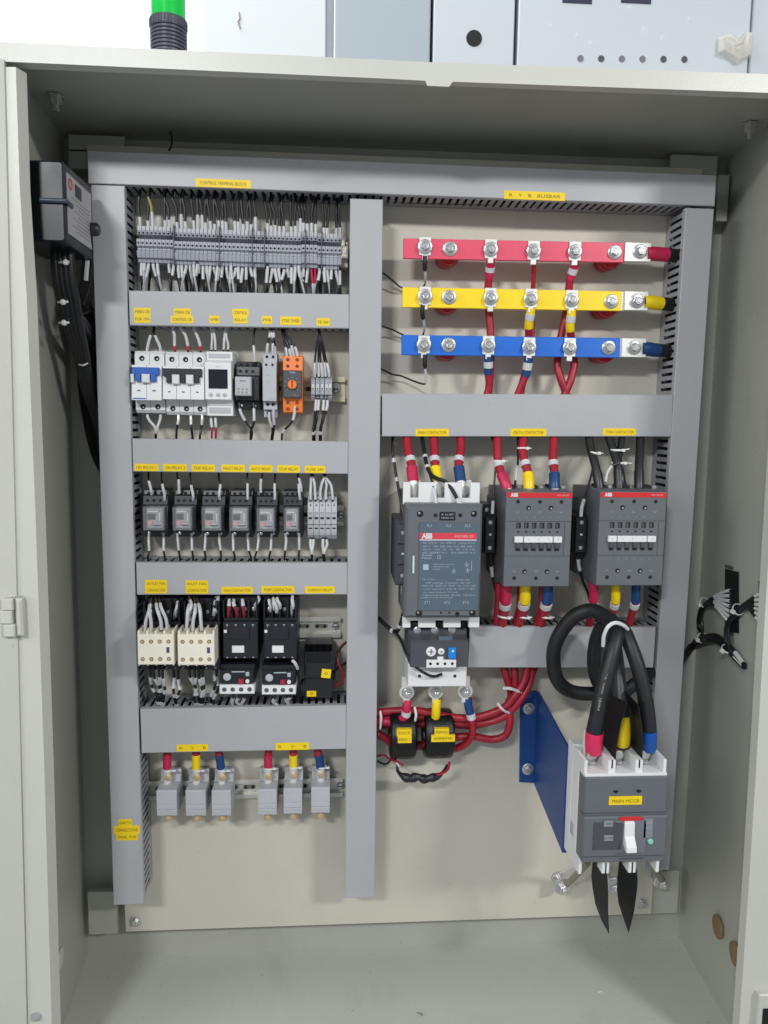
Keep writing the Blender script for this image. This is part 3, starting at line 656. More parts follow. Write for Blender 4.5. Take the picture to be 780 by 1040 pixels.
# orange timer
x, z, w_, h_ = rect(287, 360, 307, 420, 66); t = thing("timer_relay", "orange timer relay with black face and round orange dial", "timer", x, z); W, H = w_ / 2, h_ / 2
MB().prismx([(-H, 9), (H, 9), (H, 52), (H * .94, 56), (H * .48, 60), (-H * .50, 60), (-H * .95, 56), (-H, 52)], -W, W).build("housing", ORG, t, bevel=.6)
MB().box(-W * .96, W * .96, -H * .48, H * .46, 58, 69, 1.2).build("face_panel", DGREY2, t, bevel=.6)
MB().lathe(0, -1, [(6.2, 68.5), (6.2, 72), (5.2, 74), (1.8, 74)], 20).build("dial_knob", ORG, t, True)
MB().box(-.7, .7, -5, 4.2, 73.6, 74.6).build("dial_pointer", REDD, t)
m = MB()
for k in range(9):
    a_ = PI * (1.25 - k * 1.5 / 8); m.box(9 * math.cos(a_) - .35, 9 * math.cos(a_) + .35, -1 + 9 * math.sin(a_) - .35, -1 + 9 * math.sin(a_) + .35, 69, 69.4)
m.build("dial_scale", INKW, t)
text("TIMER", 2, 0, H * .38, 69.3, INKW, t); text("0-30 s", 1.8, W * .3, -H * .38, 69.3, ORG, t)
m = MB()
for k in (-.5, .45):
    for q in (.62, .84, -.62, -.84): m.cyl(W * k, H * q, 56.5, 60.1 if abs(q) < .7 else 58.6, 2.1, 10)
m.build("terminal_hole", REDD, t)
wires_to([[(292, 368, 50), (291, 356, 54), (288, 345, 52), (286, 336, 44), (285, 324, 34)], [(297, 370, 50), (294, 356, 56), (290, 344, 54), (287, 335, 44), (285, 324, 34)], [(299, 366, 50), (296, 352, 54), (291, 342, 52), (288, 335, 44), (286, 324, 34)], [(303, 368, 50), (300, 355, 54), (294, 345, 52), (289, 336, 44), (287, 324, 34)]], "black wire above the orange timer", 1.5, sl=[(.02, .30, 2.0, WHITE, SL)])
wires_to([[(300, 408, 56), (299, 423, 54), (296, 430, 52), (290, 435, 48), (287, 440, 44), (286, 450, 34)]], "single kinked wire below the orange timer", 1.4, sl=[(.04, .36, 1.9, WHITE, SL), (.62, .72, 2.2, WHITE, SL)])
# four sleeved terminals
for i, u in enumerate((318, 322.6, 327.2, 331.8, 335.2)):
    x, z, w_, h_ = rect(u - 2.2, 379.5, u + 2.2, 407, 46); t = thing("terminal_block", "slim grey terminal right of the orange timer, %s from the left" % ORD[i], "terminal", x, z, 0, "grey terminals right of the orange timer"); W, H = w_ / 2 * .93, h_ / 2
    MB().prismx([(-H, 9), (H, 9), (H, 34), (H * .5, 46), (-H * .55, 46), (-H * .58, 42), (-H * .7, 42), (-H * .72, 45), (-H, 40)], -W, W).build("housing", TGREY, t, bevel=.35)
    MB().box(-W * .7, W * .7, -H * .22, H * .22, 45.8, 46.8).build("marker_tag", WHITE, t); MB().cyl(0, -H * .12, 46.6, 47.2, 1, 8).build("screw_hole", DARK, t)
wires_to([[(u, 385, 40), (u - .5, 376, 44), (u - .8 + (324 - u) * .2, 364, 46), (324.5 + (u - 326) * .3, 347, 48), (324.2, 338, 46), (324, 324, 34)] for u in (319.5, 323.5, 327.5, 331, 334.5)], "black wire fanning into the slim terminals beside the orange timer", 1.25, sl=[(.04, .26, 1.9, WHITE, SL)])
wires_to([[(u, 402, 42), (u, 412, 45), (u2, 425, 47), (u3, 437, 44), (u3 - .5, 450, 34)] for u, u2, u3 in ((321, 319.5, 318.5), (324, 321, 320), (329, 327, 325.5), (332, 328, 326.5))], "wire below the slim terminals beside the orange timer", 1.6, sl=[(.08, .3, 2.0, WHITE, SL), (.72, .78, 2.4, WHITE, SL)])
hexbolt("tie_anchor", "small zinc screw at the right end of the cream rail", 341.5, 393, 4, 3.2, ht=4)

# ================================================================== ROW 3: clear relays
SOCK = [(146, 498, 171, 545.5), (177.7, 498, 200.5, 545.5), (206, 498.5, 229, 545.8), (234, 498.5, 256.5, 545.8), (261, 499, 282, 545.8), (288, 499, 307.5, 545.8)]
REL = [(145, 515.5, 166.5, 539), (175, 515.5, 194.5, 539), (204.5, 515.8, 224.5, 539.3), (232.8, 516, 252.5, 539.5), (260.5, 516.5, 279.5, 540), (288, 516.5, 304, 540)]
for i in range(6):
    lbl = ["clear plug-in relay in black socket, leftmost of the six in its row", "clear plug-in relay in black socket, second from the left of the six", "clear plug-in relay in black socket, third from the left of the six",
           "clear plug-in relay in black socket, third from the right of the six", "clear plug-in relay in black socket, second from the right of the six", "clear plug-in relay in black socket next to the pale fuse terminals"][i]
    socket_relay(lbl, *SOCK[i], *REL[i])
TW = [((154, 503, 151, 480), (167, 509, 164.5, 480)), ((182, 502, 180, 480), (196, 509, 193.5, 480)), ((223.5, 508, 222.5, 480),), ((251.5, 508, 250.5, 480),), ((265, 501, 265.5, 482), (279, 508, 279, 480)), ((305, 508, 302.5, 480), (306, 500, 303, 480))]
for i, ws in enumerate(TW):
    wires_to([[(a_, b_, 46), (a_ - .5, b_ - 6, 50), (c_ + .5, b_ - 15, 50), (c_, 484, 44), (c_, 474, 36)] for a_, b_, c_, _ in ws], "black wire with white sleeve above the %s clear relay" % ORD[i], 1.25, sl=[(.03, .48, 1.8, WHITE, SL)])
BW = [(151.5, 166), (180, 194.5), (209, 223), (236.5, 251), (262.5, 276), (289.5, 303.5)]
for i, ws in enumerate(BW):
    wires_to([[(u, 541, 44), (u + .3, 549, 48), (u + e * .5, 559, 49), (u + e, 567, 46), (u + e, 578, 34)] for u, e in ((ws[0], (-.5, 3, -.5, 1, -3, -.6)[i]), (ws[1], (1, 1, 1, 4, -2, 0)[i]))], "white sleeved wire below the %s clear relay" % ORD[i], 1.3, sl=[(.02, .42, 1.75, WHITE, SL), (.72, .78, 1.9, WHITE, SL)])
    # fainter back wires with pale sleeves
for i in range(5):
    u = 312.3 + 6.0 * i; x, z, w_, h_ = rect(u, 505, u + 5.9, 548, 50)
    t = thing("fuse_terminal", "pale grey fuse terminal, %s from the left of the five beside the clear relays" % ORD[i], "terminal", x, z, 0, "pale fuse terminals"); W, H = w_ / 2 * .96, h_ / 2
    MB().prismx([(-H, 9), (H, 9), (H, 40), (H * .7, 46), (H * .15, 50), (-H * .28, 50), (-H * .30, 47), (-H * .34, 50), (-H * .8, 48), (-H, 42)], -W, W).build("housing", LGREY, t, bevel=.35)
    MB().cyl(0, H * .62, 46.8, 47.9, .9, 8).box(-W * .6, W * .6, H * .0 - 1, H * .06, 49.6, 50.6).box(-W * .6, W * .6, -H * .50, -H * .44, 48.8, 49.8).build("clamp_mouth", DARK, t)
    MB().box(-W * .6, W * .6, H * .18, H * .3, 49, 50.4).box(-W * .6, W * .6, -H * .80, -H * .66, 47.2, 49.4).build("marker_tag", TGREY, t)
wires_to([[(u, 509, 46), (u, 501, 48), (u2, 492, 48), (u3, 484, 44), (u3, 474, 36)] for u, u2, u3 in ((315.5, 315.5, 316.5), (320.5, 319, 317), (326, 327, 329), (331.5, 331, 330), (338, 335, 331))], "white sleeved wire above the pale fuse terminals", 1.4, sl=[(.05, .68, 1.8, WHITE, SL)])
wires_to([[(u, 546, 44), (u + .3, 553, 46), (u2, 562, 46), (u2, 578, 34)] for u, u2 in ((315.5, 316.5), (318.5, 317), (328, 329), (331, 329.5))], "wire below the pale fuse terminals", 1.6, sl=[(.05, .45, 2.0, WHITE, SL)])

# ================================================================== ROW 4: contactors
def small_contactor(label, u0, v0, u1, v1, dF=78):
    x, z, w_, h_ = rect(u0, v0, u1, v1, dF); t = thing("contactor", label, "contactor", x, z, 0, "black contactors in a row"); W, H = w_ / 2, h_ / 2
    MB().box(-W, W, -H, H, 9, dF - 22, .8).box(-W * .97, W * .97, -H * .96, H * .30, dF - 22, dF, 1).box(-W * .97, W * .97, H * .30, H * .40, dF - 22, dF - 5, 1).box(-W * .6, W * .5, -H * .3, H * .15, dF, dF + 2, .8).build("housing", BLACK, t, bevel=.6)
    m = MB()
    for k in range(5): m.box(W * (-.97 + .46 * k) - 1, W * (-.97 + .46 * k) + 1, H * .4, H * .98, dF - 22, dF - 8, .4)
    m.build("terminal_divider", BLACK, t, bevel=.4)
    m = MB()
    for k in range(4): m.lathe(W * (-.72 + .46 * k), H * .62, [(2.7, dF - 22), (2.7, dF - 18), (1.8, dF - 17.6)], 12)
    m.build("terminal_screw", ZINC, t, True)
    m = MB()
    for k in range(4):
        m.box(W * (-.74 + .48 * k) - 1.6, W * (-.74 + .48 * k) + 1.6, H * .20, H * .22, dF - .2, dF + .3).box(W * (-.74 + .48 * k) - .3, W * (-.74 + .48 * k) + .3, H * .14, H * .20, dF - .2, dF + .3)
        m.box(W * (-.74 + .48 * k) - 1, W * (-.74 + .48 * k) + 1, -H * .92, -H * .89, dF - .2, dF + .3)
    m.build("printed_mark", INKG, t)
    MB().box(-W * .92, -W * .76, -H * .06, H * .04, dF - .2, dF + .5).build("white_dot", OFFW, t)
    MB().box(-W * .48, W * .20, -H * .74, -H * .50, dF - .5, dF + 1.6, .4).build("window_plate", OFFW, t, bevel=.4)
    MB().cyl(W * .45, -H * .02, dF - .2, dF + .6, 1.3, 10).build("press_stud", DGREY, t)
    return t
def cream_aux(label, u0, v0, u1, v1):
    dF = 112; x, z, w_, h_ = rect(u0, v0, u1, v1, dF); t = thing("auxiliary_contact_block", label, "contact block", x, z, 78, "cream auxiliary contact blocks"); W, H = w_ / 2, h_ / 2
    m = MB().box(-W, W, -H * .93, H * .80, 1, dF - 78, 1)
    for k in range(5):
        xx = -W + 1.3 + k * (w_ - 2.6) / 4
        m.box(xx - 1.2, xx + 1.2, H * .78, H, 3, dF - 80).box(xx - 1.0, xx + 1.0, -H, -H * .91, 3, dF - 80)
    m.build("housing", CREAM, t, bevel=.5)
    m = MB(); m2 = MB()
    for k in range(4):
        for q in (.40, -.60):
            m.cyl(W * (-.72 + .48 * k), H * q, dF - 78.2, dF - 77.8, 2.6, 14); m2.lathe(W * (-.72 + .48 * k), H * q, [(2, dF - 77.9), (1.8, dF - 77.3)], 10)
    m.build("terminal_hole", mat("brown_recess", (70, 62, 50), .6), t); m2.build("terminal_screw", BRASS, t, True)
    MB().box(W * .60, W * .76, -H * .24, H * .08, dF - 78.3, dF - 77.4).build("position_slider", mat("violet_slider", (76, 66, 120), .5), t)
    return t
small_contactor("black contactor hidden behind the left cream contact block", 145, 612, 183.5, 682)
small_contactor("black contactor hidden behind the right cream contact block", 186, 612, 224, 682)
cream_aux("cream contact block clipped on the leftmost black contactor", 139.5, 641, 176.5, 676.5)
cream_aux("cream contact block second in the row with black contactor behind", 180.3, 641, 217.8, 677)
for nm, u0, u1 in (("third", 226, 262.5), ("fourth", 267.3, 302)):
    small_contactor("black contactor with white window plate, %s in the row" % nm, u0, 611, u1, 670.5, 84)
def overload(label, u0, v0, u1, v1):
    dF = 86; x, z, w_, h_ = rect(u0, v0, u1, v1, dF); t = thing("overload_relay", label, "overload relay", x, z, 0, "black overload relays"); W, H = w_ / 2, h_ / 2
    MB().box(-W, W, -H * .3, H * 1.05, 14, dF - 6, 1).box(-W * .95, W * .95, -H * .28, H * .72, dF - 6, dF, .8).build("housing", BLACK, t, bevel=.5)
    m = MB().box(-W, W, -H, -H * .32, 20, dF + 2, 1); m.build("terminal_strip", OFFW, t, bevel=.4)
    m = MB()
    for k in range(4): m.lathe(W * (-.72 + .48 * k), -H * .65, [(3.0, dF + 2), (3.0, dF + 2.5)], 12)
    m.build("terminal_screw", mat("dull_screw", (110, 110, 112), .4, .6), t)
    MB().lathe(-W * .56, H * .26, [(5.0, dF), (5.0, dF + 1.6), (3.5, dF + 2.2)], 20).build("adjust_dial", LGREY, t, True)
    MB().box(W * .08, W * .38, -H * .26, H * .10, dF, dF + 2.6, .4).build("reset_button", mat("red_button", (168, 40, 60), .4), t)
    MB().lathe(W * .6, -H * .06, [(2.6, dF), (2.6, dF + 2)], 14).build("test_button", OFFW, t, True)
    MB().box(-W * .3, W * .45, H * .58, H * .66, dF, dF + .5).box(W * .5, W * .7, H * .3, H * .6, dF, dF + .5).build("printed_mark", INKG, t)
overload("black overload relay under the third black contactor", 223, 677, 258.5, 704.5)
overload("black overload relay under the fourth black contactor, next to the sensor", 266, 678, 300.5, 705)
# wires of row 4
def fan(label, tops, r=1.6, sl=((.05, .5),), mt=None, dz=None):
    for i, (u0, v0, d0, u1, v1) in enumerate(tops):
        um = (u0 + u1) / 2 + random.uniform(-3, 3)
        pts = [(u0, v0, d0 - 6), (u0 + (u1 - u0) * .15, v0 + (v1 - v0) * .3, d0 + 2), (um, v0 + (v1 - v0) * .62, d0 - 2), (u1, v1, 40)]
        lb = label if len(tops) == 1 else "%s, %s from the left" % (label, ORD[i])
        cable("control_wire", lb, "wire", pts, r, mt or WIREB, [(s[0], s[1], r + .6, s[2] if len(s) > 2 else WHITE, SL) for s in sl], None, 6)
fan("black wire above the left cream contact block", [(147, 643, 100, 155, 602), (153, 645, 102, 155.5, 602), (164, 642, 102, 158, 602), (170, 640, 96, 160, 602)])
fan("black wire above the second cream contact block", [(189, 643, 100, 196, 602), (196, 644, 102, 196.5, 602), (205, 643, 102, 198, 602), (192.5, 632, 96, 190, 602)])
fan("sleeved wire beside the left cream contact block", [(177, 632, 60, 182, 602), (178.5, 628, 64, 181, 602)], sl=((.08, .55),))
fan("sleeved wire beside the second cream contact block", [(216, 630, 60, 221, 602), (217, 626, 70, 222, 602)], sl=((.05, .3), (.5, .85)))
fan("black wire with red ferrule above the third black contactor", [(232, 629, 78, 233.5, 602), (240.5, 629, 78, 239, 602), (248, 629, 78, 245, 602)], 1.8, ((.0, .34, REDD), (.34, .56)))
fan("black wire above the fourth black contactor", [(275, 622, 74, 273, 602), (278.5, 620, 78, 276.5, 602), (281, 623, 80, 280, 602), (284, 619, 78, 284.5, 602)], 1.7, ((.05, .42),))
fan("sleeved wire at the right shoulder of the third contactor", [(259, 620, 66, 261, 602)], sl=((.05, .7),))
fan("sleeved wires at the right shoulder of the fourth contactor", [(296, 628, 66, 299, 602), (297.5, 620, 74, 298, 602)], sl=((.1, .65),))
def fan_dn(label, lst, r=1.6, sl=((.1, .45),)):
    for i, (u0, v0, d0, u1) in enumerate(lst):
        pts = [(u0, v0, d0), (u0 + (u1 - u0) * .2, v0 + (720 - v0) * .3, d0 - 4), (u0 + (u1 - u0) * .5 + random.uniform(-3.5, 3.5), v0 + (720 - v0) * .55, 62), (u0 + (u1 - u0) * .8 + random.uniform(-2.5, 2.5), v0 + (720 - v0) * .78, 50), (u1, 722, 36)]
        lb = label if len(lst) == 1 else "%s, %s from the left" % (label, ORD[i])
        cable("control_wire", lb, "wire", pts, r, WIREB, [(s[0], s[1], r + .6, WHITE, SL) for s in sl], None, 6)
fan_dn("black wire below the left cream contact block", [(150, 672, 90, 164), (155, 674, 92, 163), (161, 672, 88, 165), (165, 674, 84, 166), (176, 676, 60, 180), (181, 678, 60, 181)], 1.9, ((.22, .40), (.52, .60), (.8, .86)))
fan_dn("black wire below the second cream contact block", [(191, 674, 90, 202), (197, 674, 90, 203), (202, 676, 84, 204), (206, 674, 84, 205), (218, 668, 60, 216), (220, 676, 60, 218)], 1.9, ((.2, .36), (.5, .66), (.82, .88)))
fan_dn("short wire below the overload relay of the third contactor", [(236, 703, 78, 240), (243, 703, 78, 243), (249, 703, 78, 246)], 1.7, ((.2, .6),))
fan_dn("short wire below the overload relay of the fourth contactor", [(279, 704, 78, 282), (290, 703, 78, 291), (295, 702, 78, 295)], 1.7, ((.2, .6),))
cable("control_wire", "black wire curving down the right side of the fourth contactor", "wire", [(296, 670, 78), (300, 674, 80), (303, 684, 70), (303, 700, 56), (300, 716, 40)], 1.6, WIREB, [(.02, .2, 2.2, WHITE, SL)], None, 6)
cable("control_wire", "black wire curving down between the fourth contactor and the sensor", "wire", [(309, 690, 30), (306.5, 692, 44), (305.5, 704, 50), (304, 718, 40)], 1.6, WIREB, (), None, 6)
# black current sensor with red tails
x, z, w_, h_ = rect(309, 658, 338, 711, 62); t = thing("current_transformer", "black current sensor with two small yellow stickers and red wires", "current transformer", x, z); W, H = w_ / 2, h_ / 2
m = MB().prismx([(-H * .2, 2), (H * .8, 2), (H, 14), (H, 44), (H * .82, 58), (H * .38, 62), (-H * .05, 62), (-H * .25, 58)], -W, W); m.build("housing", BLACK, t, bevel=3.0)
MB().box(-W * .98, W, -H, -H * .2, 2, 56, 1).build("mounting_foot", BLACK, t, bevel=.6)
MB().prismx([(H * .40, 62.2), (H * .82, 58.4), (H * .99, 46), (H * .99, 44), (H * .80, 57.4), (H * .38, 61)], -W * .9, W * .9).build("glossy_window", mat("gloss_black", (12, 12, 15), .08), t)
for (a_, b_, c_, e_, rr) in ((326.5, 679.5, 336, 688.5, .12), (311.5, 703.3, 321, 709, 0)):
    q = rect(a_, b_, c_, e_, 62.5); s = MB().box(-q[2] / 2, q[2] / 2, -q[3] / 2, q[3] / 2, 0, .5).build("label_sticker", YEL, t); s.location = ((q[0] - x) * .001, -(62.4 if rr else 56.2) * .001, (q[1] - z) * .001); s.rotation_euler = (0, rr, 0)
    MB().ringflat(0, 0, 1.4, 2.1, .5, .8, 12).build("printed_ring", INK, s)
cable("control_wire", "red wire curving from the black sensor up to the middle duct", "wire", [(337, 696, 40), (345, 694, 44), (348.5, 686, 46), (345, 676, 44), (343, 668, 40), (347, 656, 34), (354, 651, 30)], 1.7, RED, (), None, 8)
cable("control_wire", "black wire beside the sensor running into the middle duct", "wire", [(337, 684, 40), (344, 678, 42), (350, 674, 40), (356, 671, 34)], 1.6, WIREB, (), None, 6)
cable("control_wire", "thin black wire looping up beside the sensor", "wire", [(339, 690, 40), (341, 676, 44), (342, 664, 42), (350, 654, 36), (356, 650, 32)], 1.4, WIREB, (), None, 6)

# ================================================================== ROW 5: power terminals
PT = [(159, 179.5), (188.5, 208.8), (215, 234.5), (262, 281), (288, 306.8), (316, 335)]
CO = [(REDS, "red"), (YELS, "yellow"), (BLUS, "blue")] * 2
lean = [0, 0, -3, 0.5, 0, -3]
for i, (a_, b_) in enumerate(PT):
    v0 = (803, 803, 803, 802, 801, 800)[i]; x, z, w_, h_ = rect(a_, v0, b_, v0 + 27, 56); W, H = w_ / 2, h_ / 2
    side = "left" if i < 3 else "right"
    t = thing("power_terminal", "grey power terminal under the %s sleeved cable of the %s group of three" % (CO[i][1], side), "terminal", x, z, 0, "grey power terminals on the lowest rail")
    MB().prismx([(-H, 9), (H * 1.7, 9), (H * 1.75, 20), (H, 30), (H, 54), (H * .92, 56), (-H * .05, 56), (-H * .08, 54.6), (-H * .12, 56), (-H * .42, 56), (-H * .44, 54), (-H * .5, 56), (-H * .9, 55), (-H, 52)], -W, W).build("housing", LGREY, t, bevel=.5)
    MB().box(-W * .9, W * .9, H * 1.02, H * 1.62, 20, 33).build("clear_cover", CLEAR, t, bevel=.6)
    MB().box(-W * .42, W * .42, -H * 1.56, -H * .98, 20, 48, 1).lathe(0, -H * 1.28, [(4, 48), (4, 50.5), (2.5, 51)], 12).build("brass_clamp", BRASS, t, True)
    MB().lathe(0, H * 1.62, [(5.0, 36), (5.0, 42), (3.0, 43)], 14).build("terminal_screw", BRASS, t, True)
    u = (a_ + b_) / 2 + .5; l_ = lean[i]
    vv = (776, 776, 776, 774, 773, 773)[i]
    cable("power_cable", "red cable with %s sleeve entering the %s group of grey power terminals" % (CO[i][1], side), "cable",
          [(u, 797, 32), (u + l_ * .1, 787, 34), (u + l_ * .4, vv, 38), (u + l_, 764, 40), (u + l_ * 1.2, 752, 36)], 5.2, RED,
          [(.0, .25, 5.6, TIN, "cable_lug"), (.25, .41, 6.2, WHITE, "marker_sleeve"), (.41, .72, 5.9, CO[i][0], "heat_shrink_sleeve")], "short red cables above the grey power terminals", 12)
    q = at(u + 4, vv + 8, 44); o = MB().torus((q[0] - 5, q[1], 36), (0.05, 1, 0), 6.5, 6.5, 1.0).box(q[0] + 1, q[0] + 6, q[1] - .8, q[1] + 1.6, 40, 42).build("cable_tie", TIE, None, True, o=(q[0], q[1], 40))
    tag(o, "white tie on the %s sleeved cable of the %s terminal group" % (CO[i][1], side), "cable tie", "white cable ties")

# ================================================================== BUSBARS
BARS = [("red", BARR, (409.8, 252.2, 660, 257.0), 20.3, 634), ("yellow", BARY, (408.6, 301.8, 657, 306.2), 20.3, 634), ("blue", BARB, (408, 350.2, 655, 353.6), 20.2, 631)]
BD_ = 50.0
BPX = [[(431.7, 250.5), (457.3, 252.2), (498.5, 253.2), (542, 254.8), (584, 255.5), (625, 255.7), (650, 255.4)],
       [(431.7, 300.8), (456.3, 301.5), (498.3, 302.5), (539.3, 303.3), (580.7, 304.6), (621.4, 306), (646.8, 305.8)],
       [(430.5, 350.3), (455.8, 350.2), (496, 351), (537.5, 352.6), (578.7, 353.2), (618.7, 353), (644, 353)]]
stand0 = None; bolt0 = None
for bi, (cn, bm_, (u0, v0, u1, v1), hp, _e) in enumerate(BARS):
    a, b = at(u0, v0, BD_), at(u1, v1, BD_); rot = math.atan2(b[1] - a[1], b[0] - a[0]); hh = (at(500, v0 - hp / 2, BD_)[1] - at(500, v0 + hp / 2, BD_)[1]) / 2; L = math.hypot(b[0] - a[0], b[1] - a[1])
    t = thing("busbar", "%s sleeved flat busbar across the right half of the panel" % cn, "busbar", a[0], a[1], 0, "coloured flat busbars", rot)
    MB().box(0, L - 34, -hh, hh, BD_ - 6, BD_, .6).build("insulating_sleeve", bm_, t, bevel=.4)
    MB().box(2, L - 2, -hh + .8, hh - .8, BD_ - 5, BD_ - 1).build("copper_bar", TIN, t)
    for si, k in enumerate((1, 5)):
        u, v = BPX[bi][k]; x, z, _ = at(u, v, BD_); z -= 3
        lb = "red insulator post behind the %s end of the %s busbar" % (("left", "right")[si], cn)
        if stand0 is None:
            stand0 = thing("standoff_insulator", lb, "insulator", x, z, 0, "red insulator posts behind the busbars")
            MB().lathe(0, 0, [(12, 0), (15, 4), (15.5, 12), (13.5, 16), (16.5, 20), (16.8, 26), (14, 30), (16, 34), (15, 40), (11, BD_ - 6.3)], 26).build("ribbed_body", INSUL, stand0, True)
        else: dup(stand0, x, z, 0, lb)
    for k, (u, v) in enumerate(BPX[bi]):
        x, z, _ = at(u, v, BD_ + 3); lug = k in (0, 2, 3, 4, 6)
        lb = "zinc hex bolt, %s from the left on the %s busbar" % (ORD[k], cn)
        sd = BD_ + (2.6 if lug else .2)
        if bolt0 is None:
            bolt0 = thing("busbar_bolt", lb, "bolt", x, z, sd, "zinc bolts along the busbars")
            MB().lathe(0, 0, [(9.3, 0), (9.3, 1.2), (8.9, 1.5), (7.6, 1.6), (7.6, 3), (6, 3.2)], 28).build("washer", ZINC, bolt0, True)
            MB().lathe(0, 0, [(5.9, 3.1), (5.9, 7.6), (5.0, 8.4), (3.6, 8.4), (3.4, 7.9)], 6, ph=.3).build("hex_head", ZINC, bolt0, bevel=.3)
        else: dup(bolt0, x, z, sd, lb, rot=random.uniform(-.5, .5))
    # big lug on the right with the black incoming cable
    x, z, _ = at(BPX[bi][6][0] - 1, BPX[bi][6][1], BD_); lw = at(660, v1, BD_)[0] - at(634, v1, BD_)[0]
    col = [REDS, YELS, BLUS][bi]
    ue, vv = (677, 668, 664)[bi], v1 + .8
    us = (660, 657, 655)[bi]
    cb = cable("power_cable", "thick black incoming cable bolted to the right end of the %s busbar" % cn, "cable",
               [(us - 4, vv, BD_ - 2), (us + 3, vv, BD_ - 3), (ue, vv + 1, BD_ - 6), (ue + 10, vv + 2, BD_ - 12), (ue + 24, vv + 4, 30)], 8.8, BLACKM, [(.0, .42, 9.3, col, "heat_shrink_sleeve")], "black incoming cables", 14)
    o = cb.location; ox, oz, od = o.x * 1000, o.z * 1000, -o.y * 1000
    x0, x1 = at((634, 634, 631)[bi], v1, BD_)[0] - ox, at(us + .5, v1, BD_)[0] - ox
    MB().box(x0, x1, -hh * .96 + 1, hh * .96 + 1, BD_ + .3 - od, BD_ + 2.6 - od, .5).build("cable_lug", TIN, cb, bevel=.8)

def busdrop(label, u, v, bar, pts, r, material, sleeves, col=None, lw=7.8, lh=11.5, group=None):
    """cable with a square lug under the bolt at (u, v)"""
    cb = cable("power_cable" if r > 3 else "sensing_wire", label, "cable" if r > 3 else "wire", pts, r, material, sleeves, group, 10, sm=6)
    o = cb.location; x, z, _ = at(u, v, BD_ + 1); x -= o.x * 1000; z -= o.z * 1000; od = -o.y * 1000
    MB().box(x - lw, x + lw, z - lh, z + lh + 1, BD_ + .3 - od, BD_ + 2.4 - od, .4).build("cable_lug", TIN, cb, bevel=.6)
    MB().box(x - lw * .45, x + lw * .45, z - lh - 6, z - lh + .5, BD_ - 3 - od, BD_ + 2.2 - od, .4).build("lug_barrel", TIN, cb, bevel=.6)
    return cb
# thin sensing wires at the left ends
for bi, (vs_, ve, uu) in enumerate(((262, 283, 431.5), (312, 338, 429.5), (362, 385, 432))):
    cn = BARS[bi][0]; ue = (386, 386, 386)[bi]
    path = [(430.5, vs_ + 2, 52), (uu, vs_ + 10, 50), (uu + .5, (vs_ + ve) / 2 + 8, 40), (uu - 1, ve + 5, 24)]
    if bi == 0: path = [(431.5, 260, 52), (431.5, 270, 50), (432, 283, 34), (430, 291, 16), (420, 293, 12), (408, 292, 14), (400, 286, 18), (390, 278, 30), (383, 275, 34)]
    if bi == 1: path = [(429.5, 310, 52), (429, 319, 50), (431, 332, 34), (428, 342, 16), (416, 343, 12), (407, 339, 14), (399, 335, 18), (390, 332, 30), (383, 329, 34)]
    if bi == 2: path = [(431.5, 360, 52), (431.5, 370, 50), (432.5, 384, 40), (431, 390, 34), (420, 387, 24), (408, 382, 20), (398, 380, 20), (390, 376, 30), (383, 373, 34)]
    busdrop("thin black sensing wire hanging from the left end of the %s busbar" % cn, BPX[bi][0][0], BPX[bi][0][1], bi, path, 1.2, WIREB,
            [(.0, .14, 2.9, BLACKM, "heat_shrink_sleeve"), (.16, .34, 1.7, WHITE, SL)], lw=7.6, lh=11)
W2 = lambda a, b: (a, b, 6.2, WHITE, "marker_sleeve")
g_bd = "red cables dropping from the busbars"
busdrop("red cable dropping from the third bolt of the red busbar", *BPX[0][2], 0, [(498.5, 264, 48), (498, 272, 40), (496, 288, 30), (496, 305, 26), (497, 322, 26), (498.5, 345, 26), (498, 375, 28), (496, 400, 32), (495, 412, 34)], 5.4, RED, [(.0, .13, 5.9, REDS, "heat_shrink_sleeve"), (.05, .085, 6.4, WHITE, "marker_sleeve")], group=g_bd)
busdrop("red cable with blue sleeve under the third bolt of the blue busbar", *BPX[2][2], 2, [(496, 362, 48), (496, 369, 46), (496, 379, 42), (497, 392, 38), (494, 403, 36), (493, 412, 34)], 5.2, RED, [(.0, .36, 5.8, BLUS, "heat_shrink_sleeve"), (.1, .22, 6.4, WHITE, "marker_sleeve")], group=g_bd)
busdrop("red cable hidden behind the red busbar under its fourth bolt", *BPX[0][3], 0, [(542, 262, 42), (542, 280, 28), (541, 300, 20), (541, 330, 20), (540, 352, 22)], 3.2, RED, [], group=g_bd)
busdrop("red cable with yellow sleeve under the fourth bolt of the yellow busbar", *BPX[1][3], 1, [(539.5, 313, 48), (538.5, 320, 45), (537, 330, 38), (537, 345, 28), (536, 368, 26), (530, 392, 30), (527, 412, 34)], 5.2, RED, [(.0, .2, 5.9, YELS, "heat_shrink_sleeve"), (.05, .11, 6.5, WHITE, "marker_sleeve")], group=g_bd)
busdrop("red cable with blue sleeve under the fourth bolt of the blue busbar", *BPX[2][3], 2, [(537, 363, 48), (536, 370, 46), (534, 381, 42), (529, 393, 38), (525, 403, 36), (522, 412, 34)], 5.0, RED, [(.0, .38, 5.8, BLUS, "heat_shrink_sleeve"), (.1, .24, 6.5, WHITE, "marker_sleeve")], group=g_bd)
busdrop("red cable dropping from the fifth bolt of the red busbar", *BPX[0][4], 0, [(584, 265, 48), (583, 272, 42), (579, 284, 34), (577, 300, 28), (574, 322, 24), (568, 350, 24), (566, 370, 30), (570, 386, 34), (576, 402, 34), (578, 414, 34)], 5.2, RED, [(.0, .13, 5.8, REDS, "heat_shrink_sleeve"), (.05, .09, 6.4, WHITE, "marker_sleeve")], group=g_bd)
